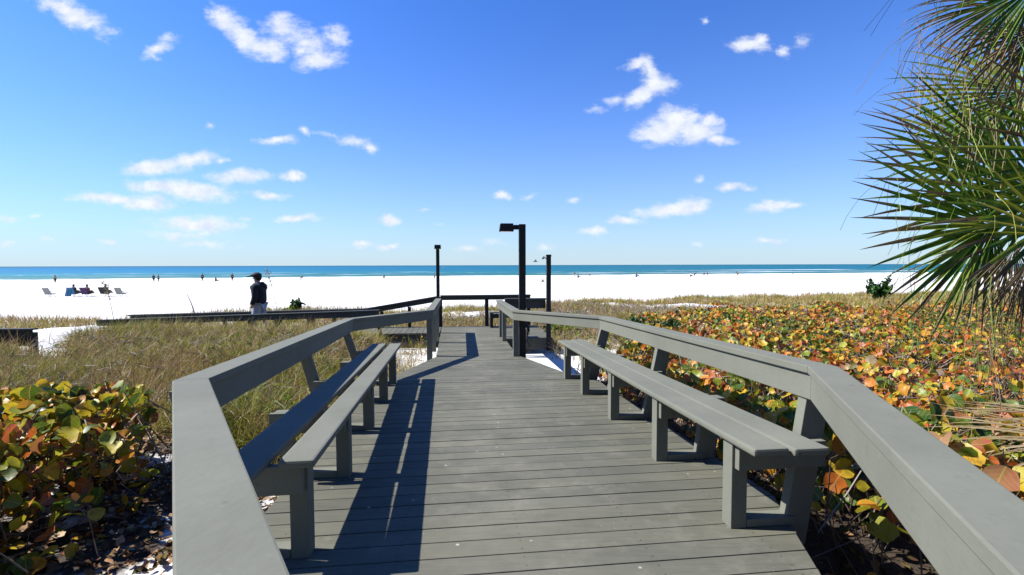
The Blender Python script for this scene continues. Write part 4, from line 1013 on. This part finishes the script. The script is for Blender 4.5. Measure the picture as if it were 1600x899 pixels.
SKINM = plain('skin', (.42, .24, .16), .5, 0, .05); SKIND = plain('skin_tanned', (.28, .15, .09), .5, 0, .05)
JACKET = plain('jacket_cloth', (.012, .014, .02), .8); SHORTS = plain('shorts_cloth', (.33, .35, .38), .8); CAPM = plain('cap_cloth', (.02, .018, .02), .8); HAIR = plain('hair', (.015, .01, .008), .6)
SHOE = plain('shoe', (.08, .08, .09), .6)
def ball(mb, c, r_, n=12, m_=8):
    k0 = len(mb.v); cx, cy, cz_ = c; rx, ry, rz_ = r_
    for i in range(m_ + 1):
        ph = math.pi * i / m_
        for j in range(n):
            a_ = 2 * math.pi * j / n; mb.v.append((cx + rx * math.sin(ph) * math.cos(a_), cy + ry * math.sin(ph) * math.sin(a_), cz_ + rz_ * math.cos(ph)))
    for i in range(m_):
        for j in range(n): mb.f.append((k0 + i * n + j, k0 + (i + 1) * n + j, k0 + (i + 1) * n + (j + 1) % n, k0 + i * n + (j + 1) % n))
# walking man on the ramp, faces left (-x)
MX, MY = -7.45, 14.05
def arm_surface(x, y):
    s_, t_ = to_st(x, y); return ramp_z(t_)
_s, _t = to_st(-6.92, 13.1)
MX, MY, _ = F(_s, _t); mz = ramp_z(_t)
MSC = 1.02
def mp(x, y, z): return (MX + x * MSC, MY + y * MSC, mz + z * MSC)
man = empty('person', (MX, MY, mz), 'person in dark cap, dark hooded jacket and pale shorts walking on the left ramp', 'person')
pts = [mp(0, 0, .93), mp(0, 0, 1.12), mp(-.01, 0, 1.32), mp(-.01, 0, 1.44), mp(-.03, 0, 1.53), mp(-.05, 0, 1.60), mp(-.045, 0, 1.69),
       mp(-.01, -.19, 1.40), mp(.03, -.25, 1.13), mp(-.06, -.25, .90), mp(-.09, -.245, .84),
       mp(-.01, .19, 1.40), mp(-.02, .25, 1.13), mp(-.12, .25, .90), mp(-.15, .245, .84),
       mp(0, -.09, .90), mp(-.10, -.10, .50), mp(-.02, -.10, .09), mp(-.19, -.11, .035),
       mp(0, .09, .90), mp(.06, .10, .50), mp(.20, .10, .12), mp(.08, .11, .035)]
ed = [(0, 1), (1, 2), (2, 3), (3, 4), (4, 5), (5, 6), (3, 7), (7, 8), (8, 9), (9, 10), (3, 11), (11, 12), (12, 13), (13, 14), (0, 15), (15, 16), (16, 17), (17, 18), (0, 19), (19, 20), (20, 21), (21, 22)]
rd = [(.12, .15), (.11, .14), (.12, .16), (.09, .13), .055, .085, .085, .06, .045, .032, .035, .06, .045, .032, .035, .085, .058, .04, .035, .085, .058, .04, .035]
skin('body', pts, ed, rd, SKINM, man)
jp = [mp(.01, 0, .90), mp(.01, 0, 1.12), mp(0, 0, 1.33), mp(.0, 0, 1.44), mp(.015, 0, 1.50), mp(-.01, -.21, 1.41), mp(.035, -.27, 1.13), mp(-.05, -.27, .93), mp(-.01, .21, 1.41), mp(-.02, .27, 1.13), mp(-.11, .27, .93)]
skin('jacket', jp, [(0, 1), (1, 2), (2, 3), (3, 4), (3, 5), (5, 6), (6, 7), (3, 8), (8, 9), (9, 10)], [(.20, .225), (.19, .22), (.20, .22), (.155, .175), .10, .10, .08, .065, .10, .08, .065], JACKET, man)
mb = MB(); mb.tube([mp(.09, 0, 1.50), mp(.13, -.06, 1.44), mp(.12, .0, 1.40), mp(.13, .06, 1.44), mp(.09, .0, 1.5)], [.05, .06, .07, .06, .05], 8); mb.build('hood', JACKET, man, smooth=True)
skin('shorts', [mp(0, 0, .95), mp(0, -.09, .88), mp(-.075, -.10, .55), mp(0, .09, .88), mp(.05, .10, .55)], [(0, 1), (1, 2), (0, 3), (3, 4)], [.15, .125, .105, .125, .105], SHORTS, man)
mb = MB(); ball(mb, mp(-.035, 0, 1.655), (.108, .088, .115)); mb.build('hair', HAIR, man, smooth=True).location = (.018, 0, -.0)
mb = MB(); ball(mb, mp(-.045, 0, 1.71), (.132, .112, .08)); mb.hexa([mp(-.285, -.07, 1.665), mp(-.13, -.09, 1.68), mp(-.13, .09, 1.68), mp(-.285, .07, 1.665)], [mp(-.285, -.07, 1.685), mp(-.13, -.09, 1.72), mp(-.13, .09, 1.72), mp(-.285, .07, 1.685)]); mb.build('cap', CAPM, man, smooth=True)
mb = MB(); ball(mb, mp(-.145, 0, 1.625), (.02, .014, .02), 8, 6); mb.build('nose', SKINM, man, smooth=True)
for yy_, xx_, zz_ in ((-.11, -.08, .045), (.11, .17, .05)):
    mb = MB(); ball(mb, mp(xx_, yy_, zz_ + .0), (.14, .052, .05)); mb.build('shoe', SHOE, man, smooth=True)

# small distant figures
POSES = {
 'stand': [(0, 0, .93), (0, 0, 1.15), (0, 0, 1.42), (0, 0, 1.53), (0, 0, 1.68), (.2, 0, 1.4), (.25, 0, 1.12), (.24, -.08, .86), (-.2, 0, 1.4), (-.25, 0, 1.12), (-.24, -.05, .86), (.1, 0, .88), (.11, 0, .48), (.11, 0, .05), (-.1, 0, .88), (-.11, 0, .48), (-.11, 0, .05)],
 'walk': [(0, 0, .9), (.02, 0, 1.13), (.03, 0, 1.4), (.05, 0, 1.51), (.07, 0, 1.66), (.05, -.2, 1.38), (-.08, -.25, 1.12), (-.16, -.24, .9), (.03, .2, 1.38), (.14, .25, 1.13), (.26, .24, .95), (0, -.09, .86), (.22, -.1, .5), (.26, -.1, .05), (0, .09, .86), (-.06, .1, .46), (-.34, .1, .1)],
 'bend': [(0, 0, .85), (.14, 0, 1.02), (.36, 0, 1.12), (.46, 0, 1.1), (.58, 0, 1.05), (.36, -.18, 1.05), (.42, -.2, .8), (.5, -.18, .58), (.36, .18, 1.05), (.42, .2, .8), (.5, .18, .58), (0, -.1, .82), (.06, -.12, .45), (0, -.12, .05), (0, .1, .82), (.04, .12, .45), (-.02, .12, .05)],
 'sit': [(0, 0, .25), (-.03, 0, .45), (-.02, 0, .72), (0, 0, .83), (.02, 0, .98), (-.02, -.2, .7), (.05, -.24, .45), (.2, -.2, .35), (-.02, .2, .7), (.05, .24, .45), (.2, .2, .35), (.04, -.1, .22), (.42, -.12, .42), (.72, -.12, .08), (.04, .1, .22), (.42, .12, .4), (.75, .12, .08)]}
PE = [(0, 1), (1, 2), (2, 3), (3, 4), (2, 5), (5, 6), (6, 7), (2, 8), (8, 9), (9, 10), (0, 11), (11, 12), (12, 13), (0, 14), (14, 15), (15, 16)]
PR = [.16, .15, .17, .08, .12, .085, .065, .05, .085, .065, .05, .12, .09, .06, .12, .09, .06]
cloths = {}
def cloth(c):
    if c not in cloths: cloths[c] = plain('cloth', c, .8)
    return cloths[c]
def figure(loc, pose, rz, top, bottom, label, grp, sc=1.0):
    root = empty('person', loc, label, 'person', grp)
    P = POSES[pose]; c_, s_ = math.cos(rz), math.sin(rz)
    W_ = lambda p: (loc[0] + (p[0] * c_ - p[1] * s_) * sc, loc[1] + (p[0] * s_ + p[1] * c_) * sc, loc[2] + p[2] * sc)
    A = [W_(p) for p in P]
    skin('body', A, PE, [r_ * sc for r_ in PR], SKIND, root, 1)
    skin('shirt', [A[1], A[2], A[5], A[6], A[8], A[9]], [(0, 1), (1, 2), (2, 3), (1, 4), (4, 5)], [x * sc for x in (.19, .205, .115, .09, .115, .09)], cloth(top), root, 1)
    skin('trousers', [A[0], A[11], A[12], A[14], A[15]], [(0, 1), (1, 2), (0, 3), (3, 4)], [x * sc for x in (.19, .145, .115, .145, .115)], cloth(bottom), root, 1)
    mb = MB(); h = A[4]; ball(mb, (h[0], h[1], h[2] + .03 * sc), (.115 * sc, .115 * sc, .11 * sc), 8, 6); mb.build('hair', HAIR, root, smooth=True)
    return root
def at_beach(u_, dist): x_ = u_ * dist; return (x_, dist, max(gz(x_, dist), -.1))
dk, nv, wh, rd_, bl = (.02, .02, .025), (.02, .03, .08), (.5, .5, .48), (.4, .05, .04), (.05, .12, .3)
SG = 'people along the water line'
def shore_dist(u_): return (155.5) / (1 - .23 * u_) - 5
FIG = [(86, 'stand', 0, (.25, .2, .12), dk, 'lone figure standing at the water, leftmost on the shore', 1.0),
 (240, 'stand', 1, dk, dk, 'left figure of the dark pair standing at the water', 1.0), (247.5, 'stand', 2, dk, nv, 'right figure of the dark pair standing at the water', 1.0),
 (316, 'walk', 0, dk, dk, 'figure striding along the water in dark clothes', 1.15), (337, 'sit', 0, dk, (.2, .15, .1), 'small figure sitting on the sand right of the striding one', 1.0),
 (363, 'stand', 1, dk, dk, 'dark upright figure on the shore just left of the capped walker', 1.1), (470, 'bend', 0, dk, wh, 'figure bending over at the water with a white cap of surf behind', 1.0),
 (600, 'stand', 0, (.25, .1, .08), dk, 'small figure wading between the ramp and the far lamp post', .8), (679, 'stand', 2, dk, dk, 'small dark figure beside the far lamp post', .9),
 (898, 'stand', 0, dk, wh, 'pale legged figure just right of the thin dark post', .95), (903, 'sit', 0, dk, dk, 'dark seated figure beside the pale legged one', 1.3), (922, 'bend', 3, dk, (.2, .1, .06), 'brownish figure stooping second cluster right of the post', 1.0),
 (994, 'sit', 0, dk, bl, 'lone dark figure sitting in the middle of the right shore', 1.5), (1085, 'bend', 0, dk, dk, 'dark stooping figure left of the close pair', 1.0), (1079, 'sit', 0, wh, dk, 'white shirted figure sitting beside the stooping one', 1.2),
 (1100, 'stand', 0, (.12, .14, .16), dk, 'left one of the close pair on the right shore', .9), (1105, 'stand', 1, dk, dk, 'right one of the close pair on the right shore', .9), (1153, 'bend', 2, dk, (.1, .14, .12), 'dark figure bending, last group before the palm', 1.2),
 (1239, 'stand', 1, dk, dk, 'dark figure near the white boat shaped surf on the right', .7)]
for (px_, pose, rz, tp, bt, lab, sc) in FIG:
    u_ = (px_ - 800) / 750.0; d_ = shore_dist(u_) * .98 - (12 if px_ < 700 else 8)
    figure(at_beach(u_, d_), pose, rz, tp, bt, lab, SG, sc)

# beach chairs
def chair(x, y, rz, back, seat, label):
    z = gz(x, y); root = empty('beach_chair', (x, y, z), label, 'beach chair', 'row of beach chairs facing the sea')
    c_, s_ = math.cos(rz), math.sin(rz); Q = lambda a_, b_, h: (x + a_ * c_ - b_ * s_, y + a_ * s_ + b_ * c_, z + h)
    def slab(P0, P1, w, t_, nm, mt):
        mb = MB(); (a0, h0), (a1, h1) = P0, P1; d = Vector((a1 - a0, h1 - h0)).normalized(); nn = (-d.y * t_, d.x * t_)
        mb.hexa([Q(a0, -w, h0), Q(a0, w, h0), Q(a1, w, h1), Q(a1, -w, h1)], [Q(a0 + nn[0], -w, h0 + nn[1]), Q(a0 + nn[0], w, h0 + nn[1]), Q(a1 + nn[0], w, h1 + nn[1]), Q(a1 + nn[0], -w, h1 + nn[1])]); return mb.build(nm, mt, root, bevel=.004)
    slab((-.02, .26), (-.33, .92), .33, .06, 'backrest', back); slab((.0, .24), (.55, .33), .33, .05, 'seat', seat)
    fm = plain('chair_frame', (.12, .12, .12), .4)
    for sg in (-1, 1):
        mb = MB(); w = sg * .31; mb.tube([Q(.45, w, 0), Q(-.1, w, .55), Q(.4, w, .55)], .018, 6); mb.tube([Q(-.35, w, 0), Q(.1, w, .33)], .018, 6); mb.build('frame', fm, root)
        mb = MB(); c0 = Q(.12, w, .565); mb.box(c0, (.5, .05, .03), rz); mb.build('armrest', fm, root)
    return root
GR = cloth((.22, .22, .2)); NV = cloth((.03, .04, .10)); PU = cloth((.06, .03, .09)); BK = cloth((.02, .02, .02)); BL = cloth((.03, .12, .22))
def chx(px_, py_=460.5): d_ = 2.85 * 750 / (py_ - 415); return (px_ - 800) / 750.0 * d_, d_
for px_, bk, st, lab in ((75, GR, GR, 'empty grey beach chair, leftmost of the row'), (113, BL, NV, 'beach chair with blue backrest, second of the row'), (133, PU, BK, 'beach chair with dark purple backrest, middle of the row'), (162, BK, BK, 'black beach chair, fourth of the row'), (187, GR, BK, 'dark grey beach chair, rightmost of the row')):
    x_, y_ = chx(px_); chair(x_, y_, R(86), bk, st, lab)
x_, y_ = chx(106, 462); mb = MB()
r = empty('draped_towel', (x_, y_, gz(x_, y_)), 'blue towel hanging behind the second beach chair', 'towel')
z_ = gz(x_, y_); P = [(-.28, 0), (.28, .12)]
for k in range(8):
    f0, f1 = k / 8, (k + 1) / 8; xa, xb = x_ - .3 + .6 * f0, x_ - .3 + .6 * f1; oa, ob = .03 * math.sin(k * 2), .03 * math.sin((k + 1) * 2)
    mb.hexa([(xa, y_ + oa - .1, z_ + .12), (xb, y_ + ob - .1, z_ + .12), (xb, y_ + ob - .07, z_ + .12), (xa, y_ + oa - .07, z_ + .12)], [(xa + .1, y_ + oa, z_ + .82), (xb + .1, y_ + ob, z_ + .82), (xb + .1, y_ + ob + .03, z_ + .82), (xa + .1, y_ + oa + .03, z_ + .82)])
mb.build('cloth', BL, r)
for px_, tp, lab in ((113, dk, 'person reclining in the blue backed beach chair'), (134, (.15, .05, .06), 'person with legs stretched out in the purple backed beach chair'), (163, dk, 'person in dark clothes in the fourth beach chair')):
    x_, y_ = chx(px_); figure((x_ + .05, y_ + .02, gz(x_, y_) + .2), 'sit', R(86), tp, dk, lab, 'people in the beach chairs', .92)

# boat and gulls
bx_, by_ = at_beach((694 - 800) / 750, 520)[:2]; r = empty('motor_boat', (bx_, by_, 0), 'tiny white boat on the sea right of the far lamp post', 'boat'); WH = plain('white_gelcoat', (.8, .8, .8), .3)
mb = MB(); mb.hexa([(bx_ - 2, by_ - .7, -.2), (bx_ + 1.5, by_ - .7, -.2), (bx_ + 1.5, by_ + .7, -.2), (bx_ - 2, by_ + .7, -.2)], [(bx_ - 2.4, by_ - 1, .9), (bx_ + 2.6, by_ - .2, 1.1), (bx_ + 2.6, by_ + .2, 1.1), (bx_ - 2.4, by_ + 1, .9)]); mb.build('hull', WH, r, bevel=.05)
mb = MB(); mb.hexa([(bx_ - 1, by_ - .6, .95), (bx_ + .6, by_ - .6, 1.0), (bx_ + .6, by_ + .6, 1.0), (bx_ - 1, by_ + .6, .95)], [(bx_ - .9, by_ - .5, 2.6), (bx_ + .1, by_ - .5, 2.6), (bx_ + .1, by_ + .5, 2.6), (bx_ - .9, by_ + .5, 2.6)]); mb.build('cabin', WH, r, bevel=.05)
def gull(px_, py_, d_, label, sp=.5):
    x_ = (px_ - 800) / 750 * d_; z_ = 4 - (py_ - 414.5) / 750 * d_; r = empty('gull', (x_, d_, z_), label, 'bird', 'birds flying over the beach')
    mb = MB(); mb.tube([(x_ - .28, d_, z_), (x_ - .12, d_, z_ + .01), (x_ + .1, d_, z_), (x_ + .3, d_, z_ - .01)], [.02, .07, .07, .02], 8); mb.build('body', cloth((.08, .08, .08)), r, smooth=True)
    for sg in (-1, 1):
        mb = MB(); mb.add([(x_ - .1, d_ + sg * .05, z_ + .03), (x_ + .1, d_ + sg * .05, z_ + .03), (x_ + .1, d_ + sg * .45, z_ + .25), (x_ - .06, d_ + sg * .45, z_ + .25), (x_ + .15, d_ + sg * .85, z_ + .12), (x_ - .1, d_ + sg * .05, z_ + .0), (x_ + .1, d_ + sg * .05, z_ + .0), (x_ + .1, d_ + sg * .45, z_ + .23), (x_ - .06, d_ + sg * .45, z_ + .23)], [(0, 1, 2, 3), (3, 2, 4), (5, 8, 7, 6), (8, 4, 7)]); mb.build('wing', cloth((.12, .12, .12)), r)
gull(836.5, 409, 60, 'dark bird in the sky just right of the lamp post'); gull(849.5, 403.5, 70, 'small bird beside the top of the thin dark post'); gull(848, 440, 60, 'dark bird low over the white sand left of the thin dark post')
